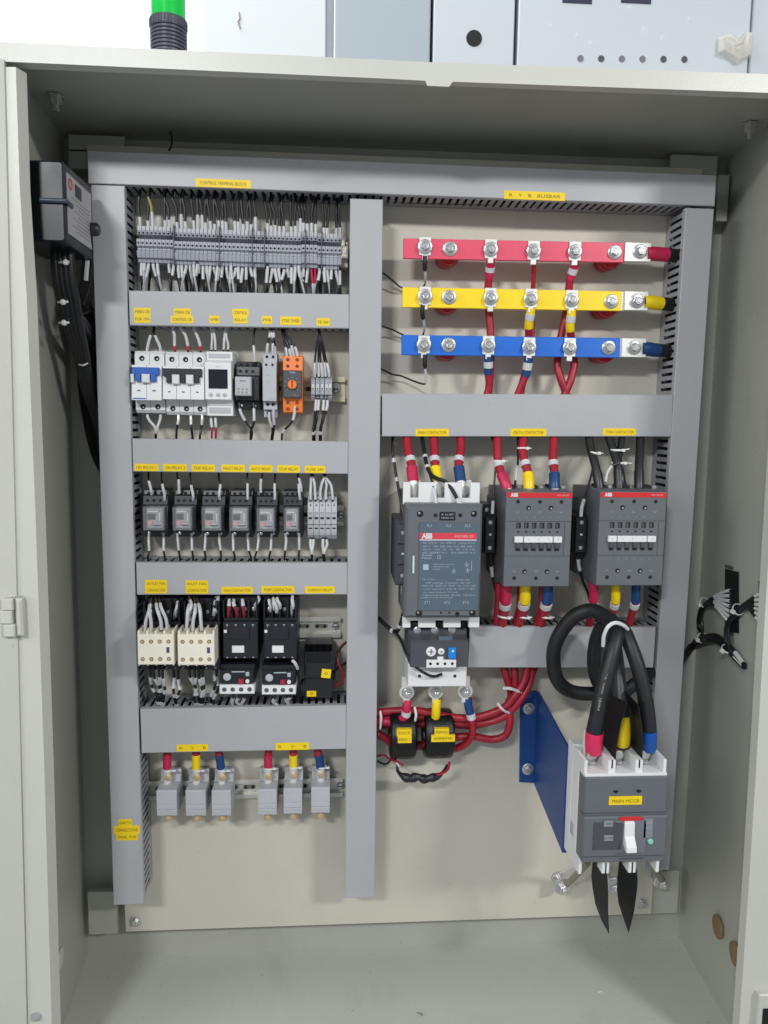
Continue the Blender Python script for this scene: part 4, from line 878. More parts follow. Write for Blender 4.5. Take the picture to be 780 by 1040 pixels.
busdrop("red cable with yellow sleeve under the fifth bolt of the yellow busbar", *BPX[1][4], 1, [(580.5, 315, 48), (580, 322, 46), (579, 333, 40), (581, 350, 28), (583, 370, 30), (579, 388, 34), (573, 402, 34), (570, 414, 34)], 5.2, RED, [(.0, .2, 6.0, YELS, "heat_shrink_sleeve"), (.05, .11, 6.6, WHITE, "marker_sleeve")], group=g_bd)
busdrop("tinned lug with hidden cable under the fifth bolt of the blue busbar", *BPX[2][4], 2, [(578.7, 352, 40), (578, 360, 20), (577, 364, 12)], 3.2, RED, [], lw=7.6, group=g_bd)
busdrop("tinned lug with hidden cable under the third bolt of the yellow busbar", *BPX[1][2], 1, [(498.3, 302, 40), (498, 308, 20), (498, 312, 12)], 3.2, RED, [], lw=7.6, group=g_bd)

# ================================================================== BIG CONTACTORS
def logo(parent, x, z, h, d, w_, material=None):   # heavy three-letter maker's mark cut by a fine cross
    o = text("ABB", h, x, z, d, material or INKW, parent, width=w_, bold=.05, name="maker_mark")
    return o
# --- first: blue nameplate
dA = 132.0
x, z, w_, h_ = rect(411.5, 512.8, 489.5, 629, dA); t = thing("contactor", "large contactor with blue nameplate and long printed table", "contactor", x, z); W, H = w_ / 2, h_ / 2; A = t
MB().box(-W, W, -H, H, 70, dA - 5, 1.5).box(-W * .97, W * .97, -H * .965, H * .965, dA - 5, dA - 1, 2).build("housing", DGREY, t, bevel=1)
MB().box(-W * .93, W * .93, -H * 1.12, H * 1.12, 2, 70, 1).build("base", DGREY2, t, bevel=1)
q = rect(425.5, 531, 487, 620.5, dA + 1); nx, nz, nw, nh = q[0] - x, q[1] - z, q[2] / 2, q[3] / 2
np_ = MB().box(nx - nw, nx + nw, nz - nh, nz + nh, dA - 2, dA + .6, .3).build("nameplate", BPLATE, t, bevel=.3)
dP = dA + .75
def pxy(u, v): p = at(u, v, dP); return p[0] - x, p[1] - z
rx0, rz0 = pxy(426.3, 541.2); rx1, rz1 = pxy(484, 549)
MB().box(rx0, rx1, rz1 + 1.3, rz0, dA + .5, dP).build("red_band", mat("red_band_print", (214, 62, 78), .4), t)
MB().box(rx0, rx1, rz1, rz1 + 1.1, dA + .5, dP).build("white_line", INKW, t)
lx0, _ = pxy(428.5, 545); lx1, _ = pxy(439.3, 545)
logo(t, (lx0 + lx1) / 2, (rz0 + rz1) / 2 + .6, 6.4, dP + .25, lx1 - lx0)
lx0, _ = pxy(461, 545); text("AX185-30", 3.2, (lx0 + rx1) / 2 - 1.5, (rz0 + rz1) / 2 + .4, dP + .25, mat("pink_ink", (240, 170, 178), .6), t, width=24)
for s, u, v in (("1L1", 436, 533.9), ("3L2", 455.5, 534), ("5L3", 475, 534), ("2T1", 434, 612), ("4T2", 454, 612), ("6T3", 473, 612)):
    a_, b_ = pxy(u, v); text(s, 3.6, a_, b_, dP + .1, INKG, t)
lines = [(551.5, "Ith 275 A   Ui 1000 V   Uimp 8 kV"), (555, "AC-1   220  230  400  415  500  690 V"), (558.3, "AC-3    kW   55   59   90   110  132"), (561.5, "IEC 60947-4-1   EN 60947-4-1")]
for v, s in lines:
    a_, b_ = pxy(456, v); text(s, 2.3, a_, b_, dP + .1, INKG, t, width=nw * 2 * .86)
for v, s, ww, uc in ((564, "A600", 13, 433.5), (567, "P600", 12, 433), (566, "CE", 5, 446)):
    a_, b_ = pxy(uc, v); text(s, 2.4 if s != "CE" else 5, a_, b_, dP + .1, INKG, t, width=ww)
for v, s, ww, uc in ((573, "Snap-on auxiliary contact blocks", 26, 451), (575.5, "side mounted left right", 20, 448), (578, "see catalogue", 10, 443),
                     (588.5, "UL CSA", 16, 435), (589, "NEMA SIZE", 17, 470), (592, "HP ratings 3 phase 60 Hz", 56, 455), (595, "200V 60  230V 75  460V 150  575V 200", 68, 456), (598.2, "cont. current 250 A  600 V AC", 66, 456),
                     (601.5, "Use copper conductor 75 C only", 44, 447), (604.5, "Tightening torque 18 Nm  160 lb.in", 66, 456), (607, "Suitable on circuit 10 kA rms sym", 40, 444)):
    a_, b_ = pxy(uc, v); text(s, 1.9, a_, b_, dP + .1, INKG, t, width=ww)
a_, b_ = pxy(432.5, 576); MB().box(a_ - 3.4, a_ + 3.4, b_ - 3.6, b_ + 3.6, dA + .5, dP).build("pale_square", INKG, t)
m = MB()
for u, v in ((461, 580), (474, 573), (475, 579)):
    a_, b_ = pxy(u, v); m.box(a_ - 2.5, a_ + 2.5, b_ - .4, b_ + .4, dA + .5, dP).box(a_ - .4, a_ + .4, b_ - 3, b_ + 3, dA + .5, dP).box(a_ - 2, a_ + 2, b_ - 2.8, b_ - 2.1, dA + .5, dP)
a_, b_ = pxy(479, 575); m.box(a_ - .3, a_ + .3, b_ - 6.5, b_ + 6.5, dA + .5, dP); m.build("diagram_print", INKG, t)
for u in (420, 486):
    a_, b_ = pxy(u, 573.5); MB().box(a_ - 1.1, a_ + 1.1, b_ - 11, b_ + 11, dA - 1.5, dA + .5).build("white_stripe", INKW, t)
q = rect(446.5, 520, 462.5, 528.5, dA); MB().box(q[0] - x - q[2] / 2, q[0] - x + q[2] / 2, q[1] - z - q[3] / 2, q[1] - z + q[3] / 2, dA - 1.5, dA).build("marker_window", DARK, t, bevel=.3)
text("A1 A2 230V", 2.4, q[0] - x, q[1] - z + 2, dA + .3, INKG, t, width=q[2] * .8); text("50/60 Hz", 2.2, q[0] - x, q[1] - z - 2.2, dA + .3, INKG, t, width=q[2] * .8)
m = MB(); m2 = MB()
for u, v, r in ((426.8, 522, 3.6), (481.5, 522, 3.6), (425.5, 623, 3.7), (480, 622.5, 3.9), (464.5, 623.5, 2.4), (442.5, 523.5, 2.2), (467.5, 523.5, 2.2), (448, 622.5, 1.2), (456.5, 622.5, 1.2)):
    q = at(u, v, dA); m.cyl(q[0] - x, q[1] - z, dA - 1.3, dA - .7, r * 1.15, 16)
    if r > 3: m2.lathe(q[0] - x - 1, q[1] - z + 1, [(1.7, dA - .8), (1.2, dA - .2)], 10)
m.build("fixing_hole", DARK, t); m2.build("screw_head", ZINC, t, True)
# white terminal shrouds top and bottom
def shroud(parent, u0, v0, u1, v1, d, th, slots, up=True, px0=None, name="terminal_shroud"):
    q = rect(u0, v0, u1, v1, d); a0 = q[0] - px0[0]; z0, z1 = q[1] - px0[1] - q[3] / 2, q[1] - px0[1] + q[3] / 2
    m = MB(); xs_ = [at(s, (v0 + v1) / 2, d)[0] - px0[0] for s in slots]; hw = 5.2
    edges = [a0 - q[2] / 2]
    for s in xs_: edges += [s - hw, s + hw]
    edges.append(a0 + q[2] / 2)
    for i in range(0, len(edges), 2): m.box(edges[i], edges[i + 1], z0, z1, d - th, d, .6)
    fl_ = q[3] * .30
    for s in xs_: m.box(s - hw, s + hw, z0 if up else z1 - fl_, z0 + fl_ if up else z1, d - th, d, .3)
    return m.build(name, OFFW, parent, bevel=.4)
shroud(t, 409.5, 490, 487.5, 512.5, 108, 6, (421, 447.5, 473.5), True, (x, z))
m = MB(); ms = MB()
for u in (421, 447.5, 473.5):
    q = at(u, 500, 96); m.box(q[0] - x - 8.5, q[0] - x + 8.5, q[1] - z - 15, q[1] - z + 15, 70, 86, .5); ms.lathe(q[0] - x, q[1] - z, [(6.2, 86), (6.2, 91), (4, 92)], 6).lathe(q[0] - x, q[1] - z, [(8, 86), (8, 87)], 18)
m.build("terminal_bar", TIN, t, bevel=.5); ms.build("terminal_bolt", ZINC, t)
shroud(t, 409, 627, 487, 637.5, 104, 8, (421, 446.5, 472), False, (x, z))
# --- its overload relay
dO = 112.0
xo, zo, wo, ho = rect(416.5, 641, 476.5, 678, dO); ov = thing("overload_relay", "grey overload relay with blue button under the big blue-plate contactor", "overload relay", xo, zo); W, H = wo / 2, ho / 2
MB().box(-W, W, -H, H * .9, 30, dO - 20, 1.2).prismx([(-H * .98, dO - 22), (H * .60, dO - 22), (H * .45, dO - 4), (H * .30, dO), (-H * .98, dO)], -W * .98, W * .98).build("housing", DGREY2, ov, bevel=.8)
MB().box(-W * .9, W * .9, H * .5, H * 1.2, 30, dO - 26).build("terminal_prongs", BLACK, ov, bevel=.6)
q = rect(414.5, 677, 474, 697.5, 92); MB().box(q[0] - xo - q[2] / 2, q[0] - xo + q[2] / 2, q[1] - zo - q[3] / 2, q[1] - zo + q[3] / 2 + 4, 20, 92, 1).build("white_base", OFFW, ov, bevel=.8)
m = MB()
for u in (426, 444, 462): p = at(u, 686.5, 92); m.box(p[0] - xo - 1.8, p[0] - xo + 1.8, p[1] - zo - 1.8, p[1] - zo + 1.8, 91.5, 92.6)
m.build("base_hole", DARK, ov)
def op(u, v): p = at(u, v, dO); return p[0] - xo, p[1] - zo
a_, b_ = op(437.7, 661.5); MB().lathe(a_, b_, [(6.4, dO), (6.4, dO + 1.5), (5, dO + 2)], 24).build("adjust_dial", OFFW, ov, True); MB().box(a_ - 3.6, a_ + 3.6, b_ - .6, b_ + .6, dO + 1.9, dO + 2.5).box(a_ - .6, a_ + .6, b_ - 3.6, b_ + 3.6, dO + 1.9, dO + 2.6).build("dial_cross", DGREY, ov)
a_, b_ = op(448, 661.5); MB().lathe(a_, b_, [(4.2, dO), (4.2, dO + 1.2), (3.2, dO + 1.8)], 20).build("mode_dial", OFFW, ov, True); MB().cyl(a_, b_, dO + 1.7, dO + 2.2, 1.2, 10).build("dial_centre", DGREY, ov)
a_, b_ = op(459, 662.5); MB().box(a_ - 5, a_ + 5, b_ - 7.5, b_ + 7, dO - 1, dO + 4, .8).build("blue_button", BLUEB, ov, bevel=.6); MB().cyl(a_ + .5, b_ + 3, dO + 4, dO + 4.6, 1.6, 12).build("button_dot", INKW, ov)
a_, b_ = op(433, 671); c_, e_ = op(463, 677.5); MB().box(a_, c_, e_, b_ + 1.5, dO - 1, dO + 2.4, .5).box(a_ + 14, a_ + 22, b_ + 1, b_ + 5.5, dO - 1, dO + 1.8).build("terminal_strip", OFFW, ov, bevel=.4)
m = MB()
for k in range(4): m.cyl(a_ + (c_ - a_) * (.13 + .245 * k), (b_ + e_) / 2 + 1, dO + 2.2, dO + 2.7, 1.9, 12)
m.build("terminal_hole", DARK, ov)
m = MB()
for u in (424.5, 442.5, 460): p = at(u, 642, 100); m.lathe(p[0] - xo, p[1] - zo, [(5, dO - 26), (5, dO - 20), (3.5, dO - 19)], 12)
m.build("clamp_screw", ZINC, ov, True)
MB().box(*(lambda a, b: (a[0], b[0], b[1], a[1]))(op(446, 647.5), op(460, 653.5)), dO - 12, dO - 4, .5).build("slide_cover", BPLATE, ov)
# output studs under it
STU = [(413.6, 705, "no sleeve, left"), (443.2, 704.5, "yellow"), (473.3, 704, "blue")]
for i, (u, v, s) in enumerate(STU):
    xx, zz, _ = at(u, v, 62); q = thing("output_stud", "tinned ring lug and nut under the overload relay, %s of three" % ("left", "middle", "right")[i], "lug", xx, zz, 0, "ring lugs under the overload relay")
    MB().ringflat(0, 0, 4.5, 10.4, 52, 55, 26).box(-4.6, 4.6, -16, -8.5, 51.5, 56, .8).build("ring_lug", TIN, q, True)
    MB().lathe(0, 0, [(7.4, 55), (7.4, 57), (5.9, 57.2), (5.9, 62), (3.6, 62.4), (3.6, 67), (2.6, 67.6)], 18).build("nut", ZINC, q, True)
    MB().box(-7, 7, -6, 20, 44, 51.5, .5).build("copper_tail", TIN, q, bevel=.5)
# --- auxiliary contact blocks on the sides
def side_aux(label, u0, v0, u1, v1, d=88, mt=BLACK):
    x, z, w_, h_ = rect(u0, v0, u1, v1, d); t = thing("auxiliary_contact_block", label, "contact block", x, z, 0, "dark auxiliary blocks on the contactor sides"); W, H = w_ / 2, h_ / 2
    MB().box(-W, W, -H, H, 20, d - 8, .8).box(-W * .75, W * .75, -H * .92, H * .92, d - 8, d, .8).build("housing", mt, t, bevel=.5)
    MB().lathe(0, H * .66, [(2.6, d), (2.6, d + 1), (1.6, d + 1.2)], 12).lathe(0, -H * .66, [(2.6, d), (2.6, d + 1), (1.6, d + 1.2)], 12).build("terminal_screw", ZINC, t, True)
    MB().box(-1.6, 1.6, -.5, 2, d, d + .6).build("white_mark", INKW, t)
    MB().box(-W * .7, W * .7, H * .30, H * .34, d, d + .3).box(-W * .7, W * .7, -H * .34, -H * .30, d, d + .3).build("groove", DARK, t)
side_aux("dark contact block on the left side of the blue-plate contactor", 402.5, 530, 415.5, 596, 112, DGREY2)
side_aux("dark contact block on the right side of the blue-plate contactor", 488.5, 513, 500, 541, 70)
side_aux("dark contact block on the left side of the middle big contactor", 491, 524, 504.5, 563)
side_aux("dark contact block on the left side of the rightmost big contactor", 583, 524, 597.5, 563)
# --- second and third
def big_contactor(label, u0, v0, u1, v1, txt):
    dF = 120.0; x, z, w_, h_ = rect(u0, v0, u1, v1, dF); t = thing("contactor", label, "contactor", x, z, 0, "twin grey contactors with red top stripe"); W, H = w_ / 2, h_ / 2
    MB().prismx([(-H * 1.02, 6), (H * 1.0, 6), (H * 1.06, 60), (H * 1.03, dF - 22), (H, dF), (-H, dF), (-H * 1.02, dF - 20)], -W, W).build("housing", DGREY, t, bevel=1)
    MB().box(-W * 1.02, W * 1.02, -H * .6, H * .75, 2, 40, 1).build("mounting_base", DGREY2, t, bevel=.8)
    d = dF + .3
    MB().box(-W * .985, W * .985, H * .885, H * .99, dF - .5, dF + .5).build("red_stripe", REDB, t)
    logo(t, -W * .76, H * .938, 4.4, dF + .8, 9.5); text(txt, 2.4, W * .70, H * .938, dF + .8, mat("pink_ink", (240, 170, 178), .6), t, width=15)
    m = MB()
    for k in (-.64, .02, .67): m.cyl(W * k, H * .80, dF - .6, dF + .2, 2.4, 16)
    for k in (-.68, -.02, .63): m.cyl(W * k, -H * .82, dF - .6, dF + .2, 2.4, 16)
    for k in (-.32, .36): m.cyl(W * k, H * .67, dF - .6, dF + .25, 3.1, 16).cyl(W * (k - .05), -H * .68, dF - .6, dF + .25, 3.1, 16)
    m.build("fixing_hole", DARK, t)
    m = MB()
    for k in (-.32, .36): m.lathe(W * k + .5, H * .67 - .6, [(1.5, dF + .2), (1.2, dF + .7)], 10).lathe(W * (k - .05) + .5, -H * .68 - .6, [(1.5, dF + .2), (1.2, dF + .7)], 10)
    m.build("screw_head", ZINC, t, True)
    m = MB(); m2 = MB(); m3 = MB(); m4 = MB()
    for k in range(6):
        xc = W * (-.60 + .236 * k)
        m.box(xc - 2.9, xc + 2.9, H * .24, H * .36, dF - .6, dF + .2); m.box(xc - 1.4, xc + 1.4, H * .15, H * .18, dF - .6, dF + .2)
        m3.box(xc - 2.3, xc + .4, H * .245, H * .345, dF + .1, dF + .9)
        m2.box(xc - 2.9, xc + 2.9, -H * .18, -H * .06, dF - .6, dF + 3, .4)
        m4.box(xc - 2.9, xc + 2.9, -H * .24, -H * .185, dF - .6, dF + .4)  # dark slot below each carrier tooth
    m.build("contact_window", DARK, t); m3.build("contact_finger", DGREY2, t); m2.build("carrier_tooth", DGREY2, t, bevel=.3); m4.build("dark_slot", DARK, t)
    m = MB().box(W * -.72, W * -.47, -H * .055, H * .075, dF, dF + 4, .5).box(W * -.44, W * .43, -H * .055, H * .075, dF, dF + 4, .5).box(W * .46, W * .71, -H * .055, H * .075, dF, dF + 4, .5)
    m.build("white_carrier", OFFW, t, bevel=.3)
    for k, s in ((-.6, "1"), (-.3, "3"), (0, "5"), (.3, "7"), (.6, "9")): text(s, 2.6, W * k, H * .012, dF + 4.3, INKG, t)
    m = MB().box(-W, W, H * .385, H * .392, dF - .3, dF + .15).box(-W, W, -H * .35, -H * .343, dF - .3, dF + .15).box(W * .79, W * .80, -H * .34, H * .38, dF - .3, dF + .15)
    m.build("seam_line", DARK, t)
    for k, s in ((-.64, "1L1"), (.02, "3L2"), (.67, "5L3")): text(s, 2, W * k, H * .58, d, INKG, t)
    for k, s in ((-.68, "2T1"), (-.02, "4T2"), (.63, "6T3")): text(s, 2, W * k, -H * .68, d, INKG, t)
    for k in range(6): text(str(k + 1), 1.8, W * (-.6 + .236 * k), -H * .43, d, INKG, t); text(str(k + 1), 1.8, W * (-.6 + .236 * k), H * .47, d, INKG, t)
    m = MB(); ms = MB()
    for k in (-.70, -.02, .66): m.box(W * k - 5.5, W * k + 5.5, H * 1.0, H * 1.10, 62, 92, .5).box(W * k - 5.5, W * k + 5.5, -H * 1.10, -H * .99, 62, 92, .5); ms.cyl(W * (k + .3), H * 1.05, 60, 84, 2.8, 12)
    m.build("terminal_clamp", DARK, t); ms.build("clamp_screw", ZINC, t)
    return t
big_contactor("middle big grey contactor with red stripe between the other two", 512.8, 500.3, 579.8, 596, "AX150-30")
big_contactor("rightmost big grey contactor with red stripe fed by black cables", 607.6, 500, 675, 595, "AX150-30")
# cables above A, B, C
def pcable(label, pts, r, material, sl, group, name="power_cable"):
    return cable(name, label, "cable", pts, r, material, sl, group, 14, sm=6)
GA = "red cables feeding the big contactors from above"
for i, (u, uc, s, c_) in enumerate(((418.5, 413, "red", REDS), (442.7, 440, "yellow", YELS), (466.8, 467, "blue", BLUS))):
    pcable("red cable with %s sleeve entering the top of the blue-plate contactor" % s, [(u + 2, 504, 90), (u + 1.5, 495, 92), (u + .5, 484, 86), (u - 1, 470, 76), (uc + 1, 455, 62), (uc, 436, 46)], 5.7, RED,
           [(.0, .20, 6.3, TIN, "cable_lug"), (.19, .40, 7.3, c_, "heat_shrink_sleeve"), (.48, .55, 6.8, WHITE, "marker_sleeve")], GA)
for i, (p, s, c_) in enumerate(((((516.5, 504, 92), (514, 493, 90), (509.5, 482, 82), (506, 470, 72), (505, 455, 62), (505, 436, 46)), "red", REDS), (((537.5, 504, 92), (537, 492, 90), (536, 480, 82), (532.5, 467, 72), (530.5, 455, 62), (533, 436, 46)), "yellow", YELS),
                               (((563.5, 504, 92), (563, 492, 90), (563, 480, 82), (561.5, 467, 72), (562, 455, 62), (562.5, 436, 46)), "blue", BLUS))):
    pcable("red cable with %s sleeve entering the top of the middle big contactor" % s, list(p), 5.7, RED, [(.0, .10, 6.2, TIN, "cable_lug"), (.1, .31, 7.2, c_, "heat_shrink_sleeve"), (.42, .49, 6.9, WHITE, "marker_sleeve")], GA)
GB = "black cables feeding the rightmost big contactor"
for i, p in enumerate((((609.5, 504, 90), (608, 490, 86), (604.5, 472, 76), (600, 456, 62), (597, 436, 46)), ((629, 504, 90), (628.5, 490, 86), (627, 472, 78), (622, 455, 64), (616, 436, 46)), ((632, 500, 86), (630, 486, 84), (628, 470, 74), (630, 455, 62), (633, 436, 46)), ((649, 504, 90), (649, 490, 86), (649, 472, 76), (650, 455, 62), (650.5, 436, 46)))):
    pcable("black cable entering the rightmost big contactor, %s from the left" % ORD[i], list(p), 5.6 if i != 2 else 4.5, BLACKM, [(.1, .34, 6.4, BLACK, "heat_shrink_sleeve")], GB)
def tie(label, u, v, d, r, ax=(0, 1, 0), tail=(6, 0), n=1.1):
    c_ = at(u, v, d); m = MB().torus(c_, ax, r, r, n)
    m.box(c_[0] + r * .5, c_[0] + r * .5 + 4, c_[1] - 1.8, c_[1] + 1.8, d + r * .7, d + r * .7 + 3)
    if tail: m.tube([(c_[0] + r * .7, c_[1], d + r * .8), (c_[0] + r * .7 + tail[0], c_[1] + tail[1], d + r)], .9, 5)
    return tag(m.build("cable_tie", TIE, None, True, o=c_), label, "cable tie", "white cable ties")
tie("white tie round the leftmost black cable above the rightmost contactor", 603, 460, 66, 6.6, (.2, 1, 0))
tie("upper white tie round the middle black cables above the rightmost contactor", 626, 457, 66, 9, (0, 1, 0), (8, 2))
tie("lower white tie round the middle black cables above the rightmost contactor", 628, 470, 74, 8.5, (0, 1, 0), (9, 0))
tie("white tie round the yellow sleeved cable above the middle contactor", 530.5, 455, 62, 6.6)
tie("white tie round the red sleeved cable above the middle contactor", 506, 468, 72, 6.8)
# cables below B and C
GC = "red cables leaving the big contactors below"
for nm, lst in (("middle", ((514, 510, 'red', REDS), (533.5, 526.5, 'yellow', YELS), (556, 549, 'blue', BLUS))), ("rightmost", ((603, 598, 'red', REDS), (625.5, 619, 'yellow', YELS), (646, 638.5, 'blue', BLUS)))):
    for u, ub, s, c_ in lst:
        rr = 7.5 if nm == "middle" else 6.0
        pcable("red cable with %s sleeve below the %s big contactor" % (s, nm), [(u, 588, 92), (u, 598, 90), (u - .5, 610, 84), (u - (u - ub) * .5, 622, 70), (ub, 636, 54), (ub - 1, 650, 34)], rr * .86, RED,
               [(.0, .29, rr, c_, "heat_shrink_sleeve"), (.31, .38, rr + .5, WHITE, "marker_sleeve")], GC)
        if nm == "middle":
            tie("white tie just above the duct on the %s sleeved cable of the middle contactor" % s, u - 2.5, 626, 66, rr + .6, (.15, 1, 0), (5, 1))
    if nm == "middle":
        for u, ub, s in ((506.5, 504, "red"), (529, 523, "yellow"), (551, 545, "blue")):
            pcable("bare red cable strapped left of the %s sleeved one below the middle contactor" % s, [(u, 592, 80), (u, 604, 78), (u - 1, 618, 66), (ub, 636, 50), (ub, 650, 34)], 5.2, RED, (), "second red cables below the middle contactor")
cable("control_wire", "thin black wire running down left of the blue-plate contactor", "wire", [(399, 442, 40), (398.5, 455, 50), (401, 474, 60), (404, 492, 70), (408, 515, 84), (411, 535, 88), (411, 545, 84)], 1.9, WIREB, [(.24, .28, 2.6, WHITE, SL), (.43, .47, 2.6, WHITE, SL), (.86, .99, 3.0, WHITE, SL)], None, 7)
cable("control_wire", "black wire pair looping over the yellow sleeve of the blue-plate contactor", "wire", [(428, 440, 46), (430.5, 455, 60), (433, 470, 78), (437, 481, 92), (444, 486, 100), (452, 489, 104), (459, 497, 108), (464, 506, 112), (468, 514, 116)], 2.6, WIREB, [(.28, .31, 3.2, WHITE, SL), (.42, .45, 3.2, WHITE, SL), (.92, .99, 3.2, WHITE, SL)], None, 8)
cable("control_wire", "thin wire dropping to the coil terminal of the blue-plate contactor", "wire", [(436, 480, 92), (439, 490, 104), (441, 500, 110), (442.8, 508, 114), (443, 514, 116)], 1.6, WIREB, [(.5, .98, 2.1, WHITE, SL)], None, 7)
cable("control_wire", "thin black wire beside the red sleeved cable of the middle contactor", "wire", [(498, 440, 44), (502, 452, 52), (504, 466, 60), (502.5, 485, 66), (501, 505, 74), (500, 524, 86)], 1.4, WIREB, [(.82, .98, 2.2, WHITE, SL)], None, 7)
cable("control_wire", "thin black wire beside the yellow sleeved cable of the middle contactor", "wire", [(526, 440, 44), (526, 456, 56), (526, 470, 66), (524, 482, 76), (523, 494, 84)], 1.5, WIREB, [(.62, .9, 2.0, WHITE, SL)], None, 7)
cable("control_wire", "thin black wire down the left side of the rightmost contactor", "wire", [(603, 472, 70), (599, 488, 76), (594, 505, 84), (591, 515, 90), (590, 526, 94)], 1.4, WIREB, [(.66, .98, 2.3, WHITE, SL)], None, 7)
cable("control_wire", "thin white-ended wire beside the middle black cables", "wire", [(630, 470, 84), (622, 473, 86), (617, 480, 88), (615, 490, 90)], 1.2, WIREB, [(.35, .98, 1.8, WHITE, SL)], None, 7)
cable("control_wire", "thin black wire falling from the contact block of the middle contactor", "wire", [(498, 562, 86), (499, 575, 80), (501, 590, 70), (505, 604, 62), (509, 618, 56)], 1.8, WIREB, [(.22, .4, 2.4, WHITE, SL)], None, 7)
cable("control_wire", "thin black wire falling from the contact block of the rightmost contactor", "wire", [(587, 562, 86), (588, 575, 80), (592, 590, 72), (597, 602, 64), (600, 614, 56)], 1.8, WIREB, [(.1, .3, 2.4, WHITE, SL)], None, 7)
cable("control_wire", "black wires running down from the contact block left of the blue-plate contactor", "wire", [(410, 590, 88), (410, 602, 88), (411, 614, 84), (409, 626, 78), (406.5, 634, 72), (402, 642, 62), (393, 636, 50), (384, 627, 44)], 2.8, WIREB, [(.05, .28, 3.4, WHITE, SL), (.56, .6, 3.6, WHITE, SL), (.74, .78, 3.8, WHITE, SL)], None, 8)
cable("control_wire", "black wire looping across the white base of the overload relay", "wire", [(400, 640, 62), (407, 650, 80), (413, 665, 98), (422, 677, 104), (432, 684, 104), (441, 687, 100), (449, 684.5, 98)], 1.9, WIREB, (), None, 8)

# ================================================================== RED BUNDLE AND CURRENT TRANSFORMERS
GR = "red motor cables bundled under the overload relay"
RC = [("top red cable curving from the upper duct along the bundle", [(536, 672, 44), (533, 690, 46), (524, 705, 48), (514, 717, 46), (500, 724, 44), (480, 729, 42), (455, 728, 44), (425, 722, 40), (400, 722, 34), (383, 724, 32)]),
      ("second red cable of the bundle passing under the blue sleeve", [(541, 672, 36), (538, 694, 40), (527, 712, 44), (514, 726, 42), (498, 733, 38), (478, 735, 36), (452, 732, 36), (430, 727, 34), (405, 728, 28), (383, 730, 26)]),
      ("lowest red cable of the bundle looping behind the right ring", [(546, 672, 30), (534, 695, 34), (517, 712, 40), (518, 730, 44), (514, 746, 40), (500, 751, 36), (480, 748, 34), (462, 749, 30), (440, 758, 26), (425, 758, 26), (408, 755, 30)]),
      ("red cable leaving the duct on the left of the tied group", [(510, 672, 40), (515, 690, 40), (519, 706, 36), (514, 722, 32), (500, 731, 28), (480, 737, 26), (455, 735, 24), (425, 735, 22), (400, 736, 24), (383, 737, 22)]),
      ("red cable leaving the duct in the middle of the tied group", [(522, 672, 38), (523, 690, 40), (523, 706, 40), (520, 716, 38)])]
for s, p in RC: pcable(s, p, 5.4, RED, (), GR)
pcable("red cable from the blue sleeved lug down through the right ring", [(475, 709, 52), (476, 718, 52), (479, 730, 50), (480, 742, 46), (476, 752, 40), (466, 759, 32), (452, 761, 28), (430, 758, 26)], 5.4, RED, [(.0, .16, 6, BLUS, "heat_shrink_sleeve"), (.16, .22, 6.4, WHITE, "marker_sleeve")], GR)
pcable("red cable from the yellow sleeved lug into the bundle", [(443.5, 710, 52), (443, 718, 54), (442.5, 727, 50), (440, 736, 36), (438, 748, 22)], 5.4, RED, [(.0, .42, 6.1, YELS, "heat_shrink_sleeve"), (.42, .56, 6.4, WHITE, "marker_sleeve")], GR)
pcable("red cable from the left ring lug with white marker", [(413.5, 711, 52), (413, 719, 54), (411, 728, 50), (400, 733, 40), (384, 732, 34)], 6.0, REDS, [(.22, .32, 6.6, WHITE, "marker_sleeve")], GR)
pcable("short red cable passing left of the left ring", [(383, 745, 34), (392, 750, 34), (400, 756, 30), (412, 760, 26)], 5.6, RED, (), GR)
pcable("red cable seen between the two black rings", [(420, 757, 26), (430, 757, 26), (440, 757, 26)], 6.4, RED, (), GR)
def flat_tie(label, pts, r=1.2):
    o = cable("cable_tie", label, "cable tie", pts, r, TIE, (), "white cable ties", 6); return o
flat_tie("white tie across the red cables just below the duct", [(511, 699, 52), (519, 699.5, 56), (529, 703, 50)], 2.2)
flat_tie("second white tie crossing the red cables where they bend", [(505, 714, 54), (511, 721, 56), (517, 724, 52)], 1.8)
flat_tie("upright white tie at the left end of the red bundle", [(386, 722, 46), (387, 730, 50), (386, 740, 46)], 1.8)
flat_tie("upright white tie between ring lug and bundle", [(421, 718, 50), (422.5, 726, 54), (421, 734, 50)], 1.8)
def ring_ct(label, u0, v0, u1, v1, stickers, dd):
    d = 66.; x, z, w_, h_ = rect(u0, v0, u1, v1, d); t = thing("current_transformer", label, "current transformer", x, z, 0, "black ring current transformers"); W, H = w_ / 2, h_ / 2
    n = 28; rs = []
    for k, (xx, rr) in enumerate(((-W * .7, .50), (-W * .92, .54), (-W, .66), (-W * 1.0, .82), (-W * .93, .93), (-W * .78, .985), (-W * .4, 1.0), (W * .4, 1.0), (W * .78, .985), (W * .93, .93), (W * 1.0, .82), (W, .66), (W * .92, .54), (W * .7, .50))):
        rs.append([(xx, H * rr * math.sin(2 * PI * i / n), 34 + 32 * rr * math.cos(2 * PI * i / n)) for i in range(n)])
    rs.append(rs[0]); MB().rings(rs, False, False).build("ring_core", mat("taped_black", (11, 12, 14), .26, var=.3, bump=.5, scale=90), t, True)
    for (a_, b_, c_, e_, s_), off in zip(stickers, (0, .6)):
        q = rect(a_, b_, c_, e_, 67); st = MB().box(q[0] - x - q[2] / 2, q[0] - x + q[2] / 2, q[1] - z - q[3] / 2, q[1] - z + q[3] / 2, 60, 67 + off).build("label_sticker", YEL, t)
        if s_: text(s_, q[3] * .42, q[0] - x, q[1] - z, 67.4 + off, INK, st, width=q[2] * .8)
    return t
